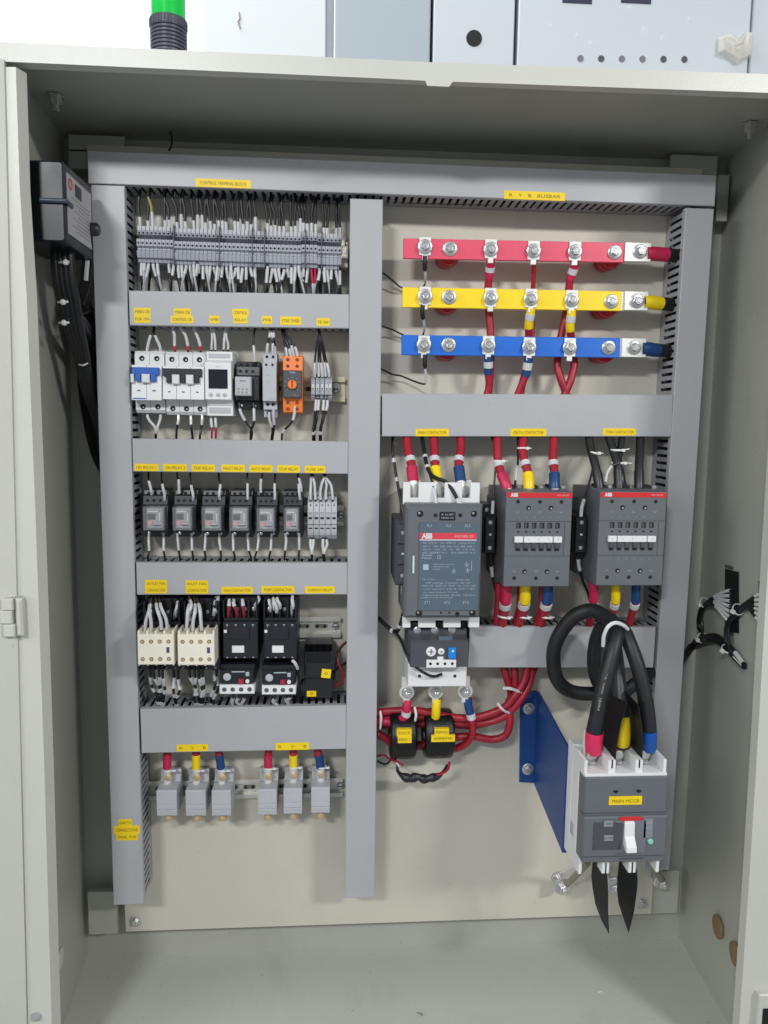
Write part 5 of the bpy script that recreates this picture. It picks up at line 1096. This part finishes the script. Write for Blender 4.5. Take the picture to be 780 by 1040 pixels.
ring_ct("left black ring transformer with square yellow sticker", 397, 731, 424.5, 780, ((403, 741, 418, 748, "EOCR"), (404, 747.6, 418, 754.5, "RING 1")), 0)
ring_ct("right black ring transformer with wide stepped yellow sticker", 432.5, 729, 463, 779, ((441.5, 740.3, 456, 747, "RING"), (438, 746.6, 462, 753.3, "AMMETER")), 0)
cable("control_wire", "thin red pair curling left of the left black ring", "wire", [(383, 768, 30), (390, 767, 36), (396, 771, 44), (404, 774, 60), (409, 777, 66)], 1.4, RED, (), None, 6)
cable("control_wire", "thin black wire curling left of the left black ring", "wire", [(383, 773, 30), (392, 776, 36), (399, 770, 44), (403, 774, 58), (406, 779, 60)], 1.4, WIREB, [(.86, .99, 2, WHITE, SL)], None, 6)
cable("taped_wire_joint", "lumpy black taped wire joint hanging under the two black rings", "wire", [(404, 776, 58), (404, 783, 56), (409, 788, 52), (416, 790.5, 52), (424, 789, 52), (431, 791, 52), (438, 790, 52), (445, 788, 52), (450, 784, 54), (454, 777, 58)], [1.6, 1.8, 2, 2, 2.2, 2.4, 2.4, 2.6, 3, 3.6, 4.6, 5.6, 6.2, 6.6, 6.2, 5.4, 5.8, 6.4, 6.8, 6, 5.2, 4.8, 5.2, 6, 6.6, 6.8, 6.2, 5.4, 5, 5.4, 6, 6.4, 6, 5.4, 5, 4.6, 4, 3.4, 2.8, 2.4, 2.2, 2, 2, 1.8, 1.8, 1.8], BLACK, (), None, 9)
cable("control_wire", "thin dark red wire from the taped joint up to the right black ring", "wire", [(444, 787, 56), (450, 785, 58), (455, 781, 60), (456.5, 774, 60)], 1.9, RED, (), None, 6)

# ================================================================== BLUE BRACKET
bk = thing("steel_bracket", "dark blue steel bracket holding the moulded case breaker forward", "bracket", 0, 0)
c4 = [at(528.5, 702, 3), at(545.5, 702, 3), at(545.5, 795.5, 3), at(527.5, 794.5, 3)]
MB().rings([c4, [(p[0], p[1], .3) for p in c4]]).build("flange", BLUEP, bk, bevel=.5)
dK = 150.
e4 = [at(545.5, 702, 3), at(580.5, 757.5, dK), at(579.5, 866, dK), at(545.5, 795.5, 3)]
xk = e4[0][0]; e4 = [(xk, p[1], p[2]) for p in e4]
MB().rings([e4, [(p[0] + 3, p[1], p[2]) for p in e4]]).build("web_plate", BLUEP, bk, bevel=.5)
zt_, zb_ = e4[1][1], e4[2][1]
MB().box(xk + 3, xk + 95, zb_, zt_, dK - 3, dK).build("front_plate", BLUEP, bk)
for i, (u, v) in enumerate(((537, 719.5), (536, 781))):
    hexbolt("bracket_bolt", "zinc hex bolt fixing the blue bracket, %s one" % ("upper", "lower")[i], u, v, 3.2, 5, "zinc bolts on the blue bracket", ht=6)

# ================================================================== MOULDED CASE BREAKER
dM = 222.
x, z, w_, h_ = rect(593.5, 790.5, 677, 877, dM); M = thing("moulded_case_breaker", "big white and grey moulded case breaker on the blue bracket", "breaker", x, z); W, H = w_ / 2, h_ / 2
k0 = dK + .5
MB().box(-W, W, -H * 1.38, H * 1.36, k0, dM - 52, 1).box(-W, W, -H * 1.0, H * 1.0, dM - 52, dM - 26, .6).build("case", OFFW, M, bevel=.8)
MB().box(-W * .995, W * .995, -H, H, dM - 26, dM - 2, 1.4).build("front_cover", DGREY, M, bevel=.8)
MB().box(-W * 1.03, W * .99, -H * .80, H * .14, dM - 14, dM + 4, 1.5).build("mid_cover", DGREY, M, bevel=.8)
MB().box(-W * .80, -W * .1, -H * .62, H * .02, dM + 3.8, dM + 5, .4).build("tinted_window", DGREY2, M, bevel=.3)
# upper pole wells: four fins
for k in (-.96, -.33, .33, .96):
    hw_ = 2.0 if abs(k) > .9 else 4.6
    MB().box(W * k - hw_, W * k + hw_, H * .97, H * 1.34, dM - 53, dM - 8, .6).build("pole_fin", OFFW, M, bevel=.5)
    MB().box(W * k - hw_, W * k + hw_, -H * 1.38, -H * .98, dM - 53, dM - 12, .6).build("pole_fin", OFFW, M, bevel=.5)
    if abs(k) < .9:
        MB().box(W * k - .8, W * k + .8, H * 1.16, H * 1.345, dM - 9, dM - 7.6).build("barrier_slot", DARK, M); MB().box(W * k - .8, W * k + .8, -H * 1.385, -H * 1.12, dM - 13, dM - 11.6).build("barrier_slot", DARK, M)
MB().box(-W, W, H * .99, H * 1.06, dM - 27, dM - 5, .5).build("front_ledge", OFFW, M, bevel=.5)
for k in (-.66, 0, .66):
    MB().box(W * k - 8, W * k + 8, H * .9, H * 1.8, dM - 46, dM - 40, .5).build("terminal_palm", TIN, M, bevel=.5)
    MB().lathe(W * k, H * 1.24, [(6.5, dM - 40), (6.5, dM - 32), (4, dM - 31)], 16).build("terminal_bolt", ZINC, M, True)
m = MB()
for k in (-.26, .3): m.box(W * k - 3, W * k + 3, H * .66, H * .70, dM - 2.6, dM - 1.6).cyl(W * k, H * .67, dM - 2.6, dM - 1.5, 2, 12)
m.build("cover_hole", DARK, M)
q = rect(619, 809.3, 652.5, 818, dM); st = MB().box(q[0] - x - q[2] / 2, q[0] - x + q[2] / 2, q[1] - z - q[3] / 2, q[1] - z + q[3] / 2, dM - 2, dM - 1.4).build("label_sticker", YEL, M)
text("MAIN MCCB", q[3] * .4, q[0] - x, q[1] - z - .8, dM - 1.1, INK, st, width=q[2] * .82)
def mp(u, v): p = at(u, v, dM + 5); return p[0] - x, p[1] - z
a_, b_ = mp(629.5, 830.2); c_, e_ = mp(652, 833); MB().box(a_, c_, e_, b_, dM + 3.6, dM + 6, .4).build("red_trim", REDB, M)
a_, b_ = mp(626, 834); c_, e_ = mp(655, 866); MB().box(a_, c_, e_, b_, dM + 3.5, dM + 4.8, .3).build("handle_slot", mat("slot_grey", (112, 115, 122), .5), M)
a_, b_ = mp(633.5, 833.5); c_, e_ = mp(644.5, 862)
MB().prismx([(b_, dM + 5), (b_ - 2, dM + 8), ((b_ + e_) / 2, dM + 9), (e_ + 8, dM + 17), (e_ + 2, dM + 18), (e_ + 1, dM + 14), (e_ + 6, dM + 5)], a_ + .5, a_ + 13).build("switch_handle", OFFW, M, bevel=1)
a_, b_ = mp(662, 831.5); c_, e_ = mp(653.5, 851); MB().box(c_, a_ + 2, e_, b_, dM + 4, dM + 4.8).build("rating_plate", mat("rating_plate_grey", (128, 134, 140), .4, var=.1, scale=200), M)
text("160A", 3, (c_ + a_ + 2) / 2, b_ - 5, dM + 5.1, INKG, M); text("690V", 2.4, (c_ + a_ + 2) / 2, b_ - 11, dM + 5.1, INKG, M)
a_, b_ = mp(660.5, 854.5); MB().lathe(a_, b_, [(3.4, dM + 4), (3.4, dM + 6), (2.4, dM + 7)], 16).build("test_button", mat("mint_button", (130, 205, 180), .4), M, True)
for u, v in ((618, 836.5), (618, 851)):
    a_, b_ = mp(u, v); MB().box(a_ - 5.5, a_ + 5.5, b_ - 3.6, b_ + 3.6, dM + 4.8, dM + 5.4).build("printed_panel", mat("panel_grey", (138, 144, 150), .4), M); text("I ON" if v < 840 else "O OFF", 2.6, a_, b_, dM + 5.8, DGREY2, M)
MB().box(-W * .1, W * .5, -H * .93, -H * .90, dM - 2.4, dM - 1.7).box(-W, W, H * .17, H * .185, dM - 2.4, dM - 1.6).build("seam_line", DGREY2, M)
p = mp(586, 862); MB().box(-W - .4, -W + .3, -H * .75, -H * .45, k0 + 22, k0 + 34).build("side_print", INKG, M)
# phase barriers: thin curved plastic sheets
def barrier(label, pxs):
    """pxs: rows of (u_back, v_back, d_back, u_front, v_front, d_front)"""
    a_ = [at(r[0], r[1], r[2]) for r in pxs]; b_ = [at(r[3], r[4], r[5]) for r in pxs]; m = MB()
    n = len(pxs); vs = []; 
    for off in (0, .9):
        for i in range(n): vs += [(a_[i][0] + off, a_[i][1], a_[i][2]), (b_[i][0] + off, b_[i][1], b_[i][2])]
    fs = []
    for i in range(n - 1):
        fs.append((2 * i, 2 * i + 1, 2 * i + 3, 2 * i + 2)); k = 2 * n; fs.append((k + 2 * i, k + 2 * i + 2, k + 2 * i + 3, k + 2 * i + 1))
        fs.append((2 * i, 2 * i + 2, k + 2 * i + 2, k + 2 * i)); fs.append((2 * i + 1, k + 2 * i + 1, k + 2 * i + 3, 2 * i + 3))
    k = 2 * n; fs += [(0, k, k + 1, 1), (2 * n - 2, 2 * n - 1, k + 2 * n - 1, k + 2 * n - 2)]
    m.add(vs, fs); o = m.build("phase_barrier", mat("barrier_black", (18, 19, 22), .55, var=.05), None, True, o=a_[0]); return tag(o, label, "barrier", "black phase barriers of the breaker")
barrier("black barrier sheet above the breaker between red and yellow sleeves", [(612, 756, 168, 624.5, 773, 205), (613.5, 738, 170, 626, 757, 210), (616, 722, 172, 630, 735, 214), (620, 706, 174, 636.5, 713, 218)])
barrier("black barrier sheet above the breaker between yellow and blue sleeves", [(637.5, 754, 168, 651.5, 772, 205), (638, 735, 170, 652.5, 757, 210), (637, 716, 172, 652, 740, 214), (633, 700, 174, 648, 716, 216)])
barrier("left black barrier sheet curling down below the breaker", [(602, 872, 186, 615, 882, 208), (600.5, 890, 180, 616.5, 895, 208), (601.8, 902, 178, 617, 908, 208), (604.5, 918, 178, 617, 925, 208), (611, 935, 178, 618, 948, 208)])
barrier("right black barrier sheet curling down below the breaker", [(629, 872, 186, 646, 883, 208), (627, 890, 180, 647, 894, 208), (626.5, 903, 178, 646.5, 903, 208), (628, 917, 178, 643.5, 925, 208), (634, 930, 178, 638, 947, 208)])
# thick black cables
GT = "thick black cables looping down to the breaker"
pcable("thick black cable with red sleeve bending down to the breaker", [(603, 762, 184), (603, 752, 190), (604, 742, 192), (607, 728, 192), (611, 706, 190), (617, 682, 186), (623, 658, 178), (626, 642, 166), (622, 632, 150), (612, 625, 132), (600, 620, 116), (585, 625, 106), (573, 637, 98), (564, 654, 92), (562, 670, 88), (565, 688, 84), (574, 699, 78), (588, 704, 70), (606, 704, 60), (622, 700, 48)], 9.6, BLACKM,
       [(.0, .065, 10.5, mat("pink_shrink", (222, 44, 96), .4), "heat_shrink_sleeve"), (.066, .13, 10.1, BLACK, "tape_wrap")], GT)
pcable("thick black cable with blue sleeve on the right of the breaker", [(658.5, 759, 184), (658.5, 750, 190), (658.5, 738, 192), (657, 722, 190), (653.5, 700, 186), (647.5, 676, 180), (640, 655, 170), (633, 640, 156), (622, 634, 138), (611, 638, 116), (605, 652, 100), (603, 672, 90), (606, 690, 80), (614, 702, 66)], 9.0, BLACKM,
       [(.0, .085, 9.9, mat("bright_blue_shrink", (16, 84, 168), .4), "heat_shrink_sleeve"), (.086, .2, 9.5, BLACK, "tape_wrap")], GT)
pcable("thick black cable with yellow sleeve in the middle, mostly hidden", [(631.5, 756, 178), (632, 749, 182), (632, 738, 182), (630.5, 720, 176), (629, 700, 168), (627, 678, 158), (624, 655, 146), (621, 640, 130), (613, 640, 108), (608, 655, 90), (609, 680, 76), (614, 700, 60)], 9.0, mat("grey_sheen_cable", (62, 63, 68), .4, var=.08),
       [(.0, .13, 9.9, YELS, "heat_shrink_sleeve"), (.0, .012, 10.2, BLACK, "tape_wrap")], GT)
pcable("thick black cable passing behind the loops into the right duct", [(628, 712, 60), (638, 700, 66), (648, 692, 66), (656, 686, 60), (664, 680, 46)], 8.6, BLACKM, (), GT)
pc_ = [c_ for c_ in bpy.data.objects if c_.get("label", "").startswith("thick black cable with red sleeve")][0]
pth = spline([at(*p) for p in [(603, 768, 184), (603, 755, 190), (604, 742, 192), (607, 728, 192), (611, 706, 190), (617, 682, 186), (623, 658, 178), (626, 642, 166)]], 6)
sg = cut(pth, .34, .92); o_ = pc_.location; m = MB(); L_ = sum((sg[i + 1] - sg[i]).length for i in range(len(sg) - 1)); k = 0.
while k < .97:
    q = cut(pth, .34 + .58 * k, .34 + .58 * k + .004)[0]; q2 = cut(pth, .34 + .58 * k + .012, .34 + .58 * k + .018)[0]; tq = (q2 - q).normalized()
    nx_ = -9.75 * math.sin(.45); nd_ = 9.75 * math.cos(.45); hw_ = random.uniform(.5, 1.5); ln = random.uniform(.5, 1.3)
    c0 = Vector((q.x + nx_ - o_.x * 1000, q.y - o_.z * 1000, q.z + nd_ + o_.y * 1000)); sd_ = Vector((1, -tq.x / max(tq.y, .2) * .3, .45)).normalized()
    vs = [tuple(c0 + tq * a_ * ln + sd_ * b_ * hw_) for a_, b_ in ((-1, -1), (-1, 1), (1, 1), (1, -1))]; m.add(vs, [(0, 1, 2, 3)]); k += random.choice([.022, .026, .03, .07])
m.build("printed_code", mat("faint_print", (120, 122, 126), .6), pc_)
flat_tie("broad white tie over the top of the thick black cables", [(612.5, 656, 176), (613.5, 645, 184), (618, 636, 188), (625, 632.5, 186), (633, 635, 180), (637.5, 639, 172)], 2.4)
text_o = None
# earth bolts below the breaker
for i, (u, v, d) in enumerate(((572.5, 903, 30), (625, 902, 60), (674, 898.5, 26))):
    x, z, _ = at(u, v, d); t = thing("earth_bolt", "large zinc earth bolt below the breaker, %s" % ("left one on the plate", "middle one behind the barriers", "right one near the duct foot")[i], "bolt", x, z, 0, "zinc earth bolts below the breaker")
    MB().lathe(0, 0, [(10, .3), (10, 2), (5, 2.2), (5, d - 9), (12.5, d - 9), (12.5, d - 6), (10.5, d - 5), (10.5, d - 3.4), (7, d - 3)], 22).build("washer_stack", ZINC, t, True)
    MB().lathe(0, 0, [(7.4, d - 3.4), (7.4, d + 3.5), (6.4, d + 4.2)], 6, ph=.4).lathe(0, 0, [(4, d + 4), (4, d + 8), (3, d + 8.6)], 14).build("hex_nut", ZINC, t, bevel=.4)
GY = "thin clear earth links"
flat_tie("thin pale metal link rising from the left earth bolt to the breaker", [(562, 890, 32), (575, 884, 60), (588, 878, 120)], 1.0)
pcable("bare flexible earth tail from the left earth bolt behind the breaker", [(573, 900, 22), (581, 893, 40), (590, 884, 80), (597, 876, 120)], 4.5, mat("dull_braid", (150, 144, 130), .5, .3), (), "bare earth tails")
pcable("bare flexible earth tail from the right earth bolt behind the breaker", [(673, 895, 20), (668, 886, 40), (664, 878, 80), (662, 870, 120)], 5.0, mat("dull_braid", (150, 144, 130), .5, .3), (), "bare earth tails")

# ================================================================== LEFT SIDE: dark box and harness
dX = 182.
p0, p1 = at(27, 162, dX), at(67, 246, dX); xb0, xb1 = p0[0] - 20, p1[0]; z1, z0 = (at(28, 161.5, dX)[1] + at(66, 163.5, dX)[1]) / 2, at(50, 245.5, dX)[1]
dback = 84.
t = thing("control_unit", "dark navy box with white printed side, upper left corner of cabinet", "control box", (xb0 + xb1) / 2, (z0 + z1) / 2); W = (xb1 - xb0) / 2; H = (z1 - z0) / 2; X0 = (xb0 + xb1) / 2; Z0 = (z0 + z1) / 2
MB().box(-W, W, -H, H, dback, dX, 2).build("case", BOXD, t, bevel=2)
MB().box(W - 26, W + 4, -H * .05, H * .06, dX - 4, dX + 5, 2).box(W - 4, W + 3, -H * .05, H * .06, dX - 20, dX, 1).build("latch_clip", mat("slate_clip", (64, 74, 88), .3), t, bevel=1)
MB().box(W, W + .7, -H * .74, H * .78, dback + 6, dX - 8).build("side_label", STK, t)
MB().lathe(-0, 0, [(8, 0), (8, 6), (6, 9)], 16, 'x').build("knob", BLACK, t, True).location = ((W + 1) * .001, -(dback + 8) * .001, -H * .18 * .001)
MB().box(W + .7, W + 1.2, H * .35, H * .66, dX - 55, dX - 34).build("print_block", BOXD, t)
m = MB()
for k in range(9): m.box(W + .7, W + 1.0, H * (.25 - .1 * k) - .6, H * (.25 - .1 * k) + .4, dback + 14, dX - 20 - (k * 13) % 30)
m.build("print_lines", mat("print_grey", (150, 148, 156), .6), t)
m = MB(); m.v = []; ring = []
MB().ringflat(0, 0, 4.5, 6, 0, .5, 20).build("red_emblem", REDB, t).matrix_local = Matrix.Translation(((W + .9) * .001, -(dX - 18) * .001, H * .55 * .001)) @ Matrix.Rotation(PI / 2, 4, 'Z')

GL = "black harness strands in the left gap"
for i, off in enumerate((-7, -2, 3, 8)):
    cable("harness_and_shade_strand", "black harness strand hanging below the navy box, %s from the left" % ORD[i], "wire harness",
          [(63 + off * .9, 244, 130), (63 + off, 262, 132), (65 + off, 285, 128), (69 + off, 306, 118), (74 + off * .8, 330, 104), (81 + off * .6, 355, 84), (86 + off * .5, 380, 62), (93 + off * .4, 405, 36), (99 + off * .3, 425, 14), (104, 445, -6)], 5.4, WIREB, (), GL, 10)
for i, off in enumerate((0, 7, 14)):  # added matte black strands stand in for the deep shade of this gap
    cable("harness_and_shade_strand", "long black strand added to darken the rear corner behind the left duct, %s from the left" % ORD[i], "wire harness", [(74 + off * .8, 300, 60), (78 + off, 330, 30), (82 + off, 370, -14), (87 + off, 415, -20), (97 + off, 460, -18), (112 + off, 490, -10)], 6.5, mat("gap_shade_black", (14, 15, 16), .9), (), "black strands added as shade behind the left duct", 10)
for i, off in enumerate((0, 6)):
    cable("harness_and_shade_strand", "black harness strand branching right behind the left duct, %s one" % ("upper", "lower")[i], "wire harness", [(76, 318 + off, 106), (84, 326 + off, 84), (92, 338 + off, 50), (100, 350 + off, 20)], 5.2, WIREB, (), GL, 10)
cable("control_wire", "thin black wire running right from the left harness", "wire", [(66, 326, 120), (76, 321, 108), (86, 318, 80), (98, 313, 40)], 1.6, WIREB, (), None, 6)
for i, uu in enumerate((84, 88, 92)):
    cable("control_wire", "thin black wire below the white printed side of the navy box, %s from the left" % ORD[i], "wire", [(uu, 236, 96), (uu + 1, 255, 90), (uu, 275, 84), (uu - 2, 292, 80), (uu - 8, 310, 90)], 1.8, WIREB, [(.35, .62, 3, WHITE, SL)] if i == 1 else [], None, 6)
for s, u, v in (("upper", 67, 266.5), ("middle", 66, 307), ("lower", 67, 328)):
    c_ = at(u, v, 140); m = MB().tube([(c_[0] - 9, c_[1] + .5, 136), (c_[0] - 4, c_[1], 141), (c_[0] + 4, c_[1] + .3, 142)], 1.3, 6).lathe(c_[0] - (0 if s == "upper" else 2), c_[1], [(3, 138), (3.4, 142), (2, 144)], 10)
    tag(m.build("cable_tie", TIE, None, True, o=c_), "white tie end on the left harness, %s one" % s, "cable tie", "white cable ties")
tag(cable("cable_tie", "x", "cable tie", [(80, 370, 78), (84, 371, 84), (89, 369, 78)], 1.0, TIE, (), "white cable ties", 6), "white tie near the lower end of the left harness", "cable tie", "white cable ties")
cable("control_wire", "thin black wire end poking from the roof above the top duct", "wire", [(173, 134, 10), (174.5, 140, 14), (174, 148, 16), (171.5, 153, 14)], 1.3, WIREB, (), None, 6)

# ================================================================== RIGHT SIDE: cut-outs and looped harness
def cutout(label, u0, v0, u1, v1):
    pts = [on_wall(u, v, Rf, Rb, 1) for u, v in ((u0, v0), (u1, v0 + 3), (u1, v1 + 2), (u0, v1))]
    pts = [(p[0] - .8, p[1], p[2]) for p in pts]; c_ = [sum(p[k] for p in pts) / 4 for k in range(3)]
    t = thing("meter_connector", label, "connector", c_[0], c_[1], c_[2], "connectors let into the right wall")
    P = [(p[0] - c_[0], p[1] - c_[1], p[2] - c_[2]) for p in pts]
    MB().rings([P, [(p[0] - 1.2, p[1], p[2]) for p in P]]).build("dark_opening", mat("dark_green_black", (18, 24, 22), .4), t)
    for k in range(2):
        m = MB(); z_ = P[0][1] + 6 if k == 0 else P[2][1] - 6; dm = (P[0][2] + P[1][2]) / 2 - 6 if k == 0 else (P[2][2] + P[3][2]) / 2 - 4; m.box(-2.5, -.4, z_ - 1.6, z_ + 1.6, dm - 9, dm + 9); m.build("retaining_clip", DGREY2, t)
    return t
cutout("dark connector opening in the right wall with white sleeves", 737.5, 578, 751, 641)
cutout("dark connector opening at the right frame edge", 772, 590, 790, 646)
GH = "white sleeved wires of the right wall harness"
w1 = []
for i in range(7):
    v = 601 + 5.0 * i; a_ = on_wall(745, v, Rf, Rb, 1)
    p = on_wall(742, v - 1, Rf, Rb, 1)
    e1 = on_wall(730, 606 + 1.5 * i, Rf, Rb, 1); e2 = on_wall(717 + (i % 3) * 1.5, 618, Rf, Rb, 1); e3 = on_wall(714 + (i % 4) * 1.6, 634, Rf, Rb, 1); e4_ = on_wall(718, 645, Rf, Rb, 1)
    off = lambda q, k: (q[0] - k * .45, q[1], q[2])
    cable("control_wire", "white sleeved harness wire, %s from the top in the right wall opening" % ORD[i], "wire", [off(a_, 3), off(p, 9), off(e1, 15), off(e2, 17), off(e3, 18), off(e4_, 16)], 2.1, WIREB, [(.03, .34, 2.4, WHITE, SL)], GH, 7, False)
for i in range(6):
    v = 606 + 5.0 * i; offs = lambda u, v_, k: (lambda q: (q[0] - k * .45, q[1], q[2]))(on_wall(u, v_, Rf, Rb, 1))
    cable("control_wire", "white sleeved harness wire, %s from the top in the opening at the frame edge" % ORD[i], "wire", [offs(777, v, 3), offs(773, v - 2, 9), offs(763, 612 + i, 14), offs(753 + i % 2, 620 + i, 17), offs(744 + (i % 3) * 1.5, 634, 19), offs(743 + (i % 3) * 1.5, 650, 18), offs(746, 658, 16)], 2.1, WIREB, [(.02, .12, 2.4, WHITE, SL)], GH + " at the frame edge", 7, False)
offs = lambda u, v_, k: (lambda q: (q[0] - k * .45, q[1], q[2]))(on_wall(u, v_, Rf, Rb, 1))
for i in range(4):
    cable("harness_and_shade_strand", "black harness strand running from the right duct along the right wall, %s strand" % ORD[i], "wire harness", [at(680, 684 + i, -8), at(690, 672 + i * 1.5, 6), offs(705, 654 + i * 2, 14), offs(717, 648 + i * 1.6, 15), offs(731, 645 + i * 2, 15), offs(743, 654 + i * 2, 14), offs(752, 664 + i * 2, 13), offs(760, 675 + i, 12)], 3.0, WIREB, [(.9, .99, 3.3, WHITE, SL)] if i in (0, 2) else (), "black strands along the right wall", 8, False)
for s, u, v, ax in (("upper left", 720, 612, (.3, .4, 1)), ("left", 718, 648, (0, .3, 1)), ("upper right", 755, 619, (0, .6, 1)), ("lower right", 744, 659, (0, .8, .5))):
    q = offs(u, v, 16); tag(MB().torus(q, ax, 7.5, 7.5, 1.2).lathe(q[0] - 7, q[1] - 3, [(3, q[2] - 2), (3, q[2] + 2)], 10).build("cable_tie", TIE, None, True, o=q), "white tie on the right wall harness, %s one" % s, "cable tie", "white cable ties")

fz_ = floor_b + 1
for i, (u, v, a_) in enumerate(((427, 1030, .4), (166, 1004, 1.9), (610, 1008, 2.6))):
    w_ = c2w(((u - CX) / F, (v - CY) / F, 1.0)); t_ = fz_ / w_.z; x_, d_ = w_.x * t_, DCAM - w_.y * t_
    o = MB().tube([(x_ - 5 * math.cos(a_), fz_ + .6, d_ - 5 * math.sin(a_)), (x_, fz_ + 1.2, d_), (x_ + 4 * math.cos(a_ + .5), fz_ + .6, d_ + 4 * math.sin(a_ + .5))], .6, 5).build("wire_offcut", TIN if i else DGREY, None, True, o=(x_, fz_, d_))
    tag(o, ("tiny dark offcut lying on the cabinet floor near the front centre", "tiny shiny wire offcut on the cabinet floor at the left", "tiny shiny wire offcut on the cabinet floor at the right")[i], "offcut", "wire offcuts on the cabinet floor")
# ================================================================== BACKGROUND: beacon, enclosures, wall
BG = -420.
wp = MB().box(-2600, 2600, -900, 1900, -1302, -1300).build("room_wall", WALLW, None, kind="structure")
MB().box(-2600, 2600, -1502, -1500, -1300, 1500).build("room_floor", mat("floor_grey", (150, 150, 148), .6), None, kind="structure")
# beacon on the roof
x, z, w_, h_ = rect(152.5, 21, 190, 52, 60); t = thing("beacon_lamp", "green lens signal tower with ribbed dark base on the cabinet roof", "signal lamp", x, z, 60); R_ = w_ / 2; zb = at(170, 62, 60)[1] - z
pr = [(R_ * .96, zb)]; k = zb
while k < h_ * .18: pr += [(R_ * .99, k + .5), (R_ * .99, k + 2.6), (R_ * .9, k + 3.2), (R_ * .9, k + 4)]; k += 4.3
MB().lathe(0, 0, pr + [(R_ * .9, h_ * .2)], 36, 'z').build("ribbed_base", GREYB, t, True)
m = MB().lathe(0, 0, [(R_, h_ * .2), (R_, h_ * .48)], 36, 'z')
for k in range(36):
    a_ = 2 * PI * k / 36; m.cyl(R_ * math.cos(a_), R_ * math.sin(a_), h_ * .2, h_ * .46, .7, 5, 'z')
m.build("knurled_collar", GREYB, t, True)
MB().lathe(0, 0, [(R_ * .93, h_ * .46), (R_ * .93, h_ * 1.6), (R_ * .8, h_ * 1.7)], 36, 'z').build("green_lens", CLEARG, t, True)
# row of enclosures behind
def enclosure(label, u0, u1, v1, d, material, depth=240):
    a_, b_ = at(u0, 40, d), at(u1, 60, d); zt = 1400; t = thing("steel_enclosure", label, "enclosure", (a_[0] + b_[0]) / 2, 0, 0, "pale steel enclosures behind the cabinet")
    W = (b_[0] - a_[0]) / 2
    MB().box(-W, W, at(u0, v1, d)[1] - 900, zt, d - depth, d, 2).build("enclosure_body", material, t, bevel=2)
    return t, (a_[0] + b_[0]) / 2
e1_, ex1 = enclosure("white enclosure behind the beacon with a tiny scuff", 205, 331, 150, BG, BGP3)
m = MB(); q = at(243, 21, BG); m.tube([(q[0] - ex1, q[1] + 14, BG + .5), (q[0] - ex1 + 1, q[1] + 3, BG + 1), (q[0] - ex1 - 2, q[1] - 2, BG + 1), (q[0] - ex1 + 2, q[1] - 14, BG + .5)], 1.4, 6).build("paint_scuff", mat("scuff", (150, 142, 116), .6), e1_)
pp = at(334, 40, BG - 6); t = thing("corner_post", "narrow grey post between two pale enclosures behind the cabinet", "post", pp[0], 0); MB().box(-5, 8, -900, 1400, BG - 240, BG - 2, 1).build("post_body", mat("post_grey", (138, 146, 154), .45), t)
enclosure("blue grey enclosure with plain flat face, second from the left behind the cabinet", 340, 436.5, 150, BG, BGP2)
e3_, ex3 = enclosure("pale enclosure with one black round hole behind the cabinet", 440, 521.5, 150, BG, BGP)
q = at(481.5, 39, BG); MB().cyl(q[0] - ex3, q[1], BG - .5, BG + .8, 14.5, 32).build("round_hole", DARK, e3_)
e4_, ex4 = enclosure("wide pale enclosure with six small holes in a row", 526, 760, 150, BG, BGP)
m = MB(); m2 = MB()
for k, u in enumerate((589.5, 610.5, 631.5, 652.5, 673.8, 695)):
    q = at(u, 59.5 + k * .2, BG); (m2 if k in (1, 4, 5) else m).cyl(q[0] - ex4, q[1], BG - .5, BG + .8, 6.0, 24)
m.build("small_hole", mat("grey_hole", (110, 112, 116), .6), e4_); m2.build("small_hole", mat("dark_grey_hole", (72, 74, 78), .6), e4_)
m = MB()
for u0, u1 in ((571, 601), (630.5, 661)):
    a_, b_ = at(u0, 3.8, BG), at(u1, 4.5, BG); m.box(a_[0] - ex4, b_[0] - ex4, b_[1], b_[1] + 60, BG - .5, BG + .8)
m.build("rectangular_cutout", mat("navy_hole", (36, 38, 62), .5), e4_)
for k in range(7):
    m = MB(); q = at((586, 640, 674, 700, 600, 655, 560)[k], (36, 8, 38, 20, 44, 30, 26)[k], BG); m.lathe(q[0] - ex4, q[1], [(3.5 + k % 3 * 2, BG), (2, BG + .3)], 9); m.build("dirt_spot", mat("dirt", (196, 203, 207), .7), e4_)
enclosure("pale enclosure cut by the right edge of the picture", 763, 900, 150, BG - 4, BGP)
bgp = [(728, 42), (741, 37), (752, 44), (758, 30), (761, 36), (760, 60), (748, 68), (738, 62), (726, 56)]
rs = []
for k, dd in enumerate((BG + 1, BG + 12, BG + 16)):
    c_ = at(745, 52, BG); rs.append([(lambda q: (q[0] + (c_[0] - q[0]) * (0, .2, .7)[k] + random.uniform(-4, 4), q[1] + (c_[1] - q[1]) * (0, .2, .7)[k] + random.uniform(-4, 4), dd + random.uniform(0, 8)))(at(u, v, BG)) for u, v in bgp])
o = MB().rings(rs).build("plastic_bag", BAG, None, False, o=at(745, 52, BG)); tag(o, "crumpled clear plastic bag stuck on the wide pale enclosure", "plastic bag")
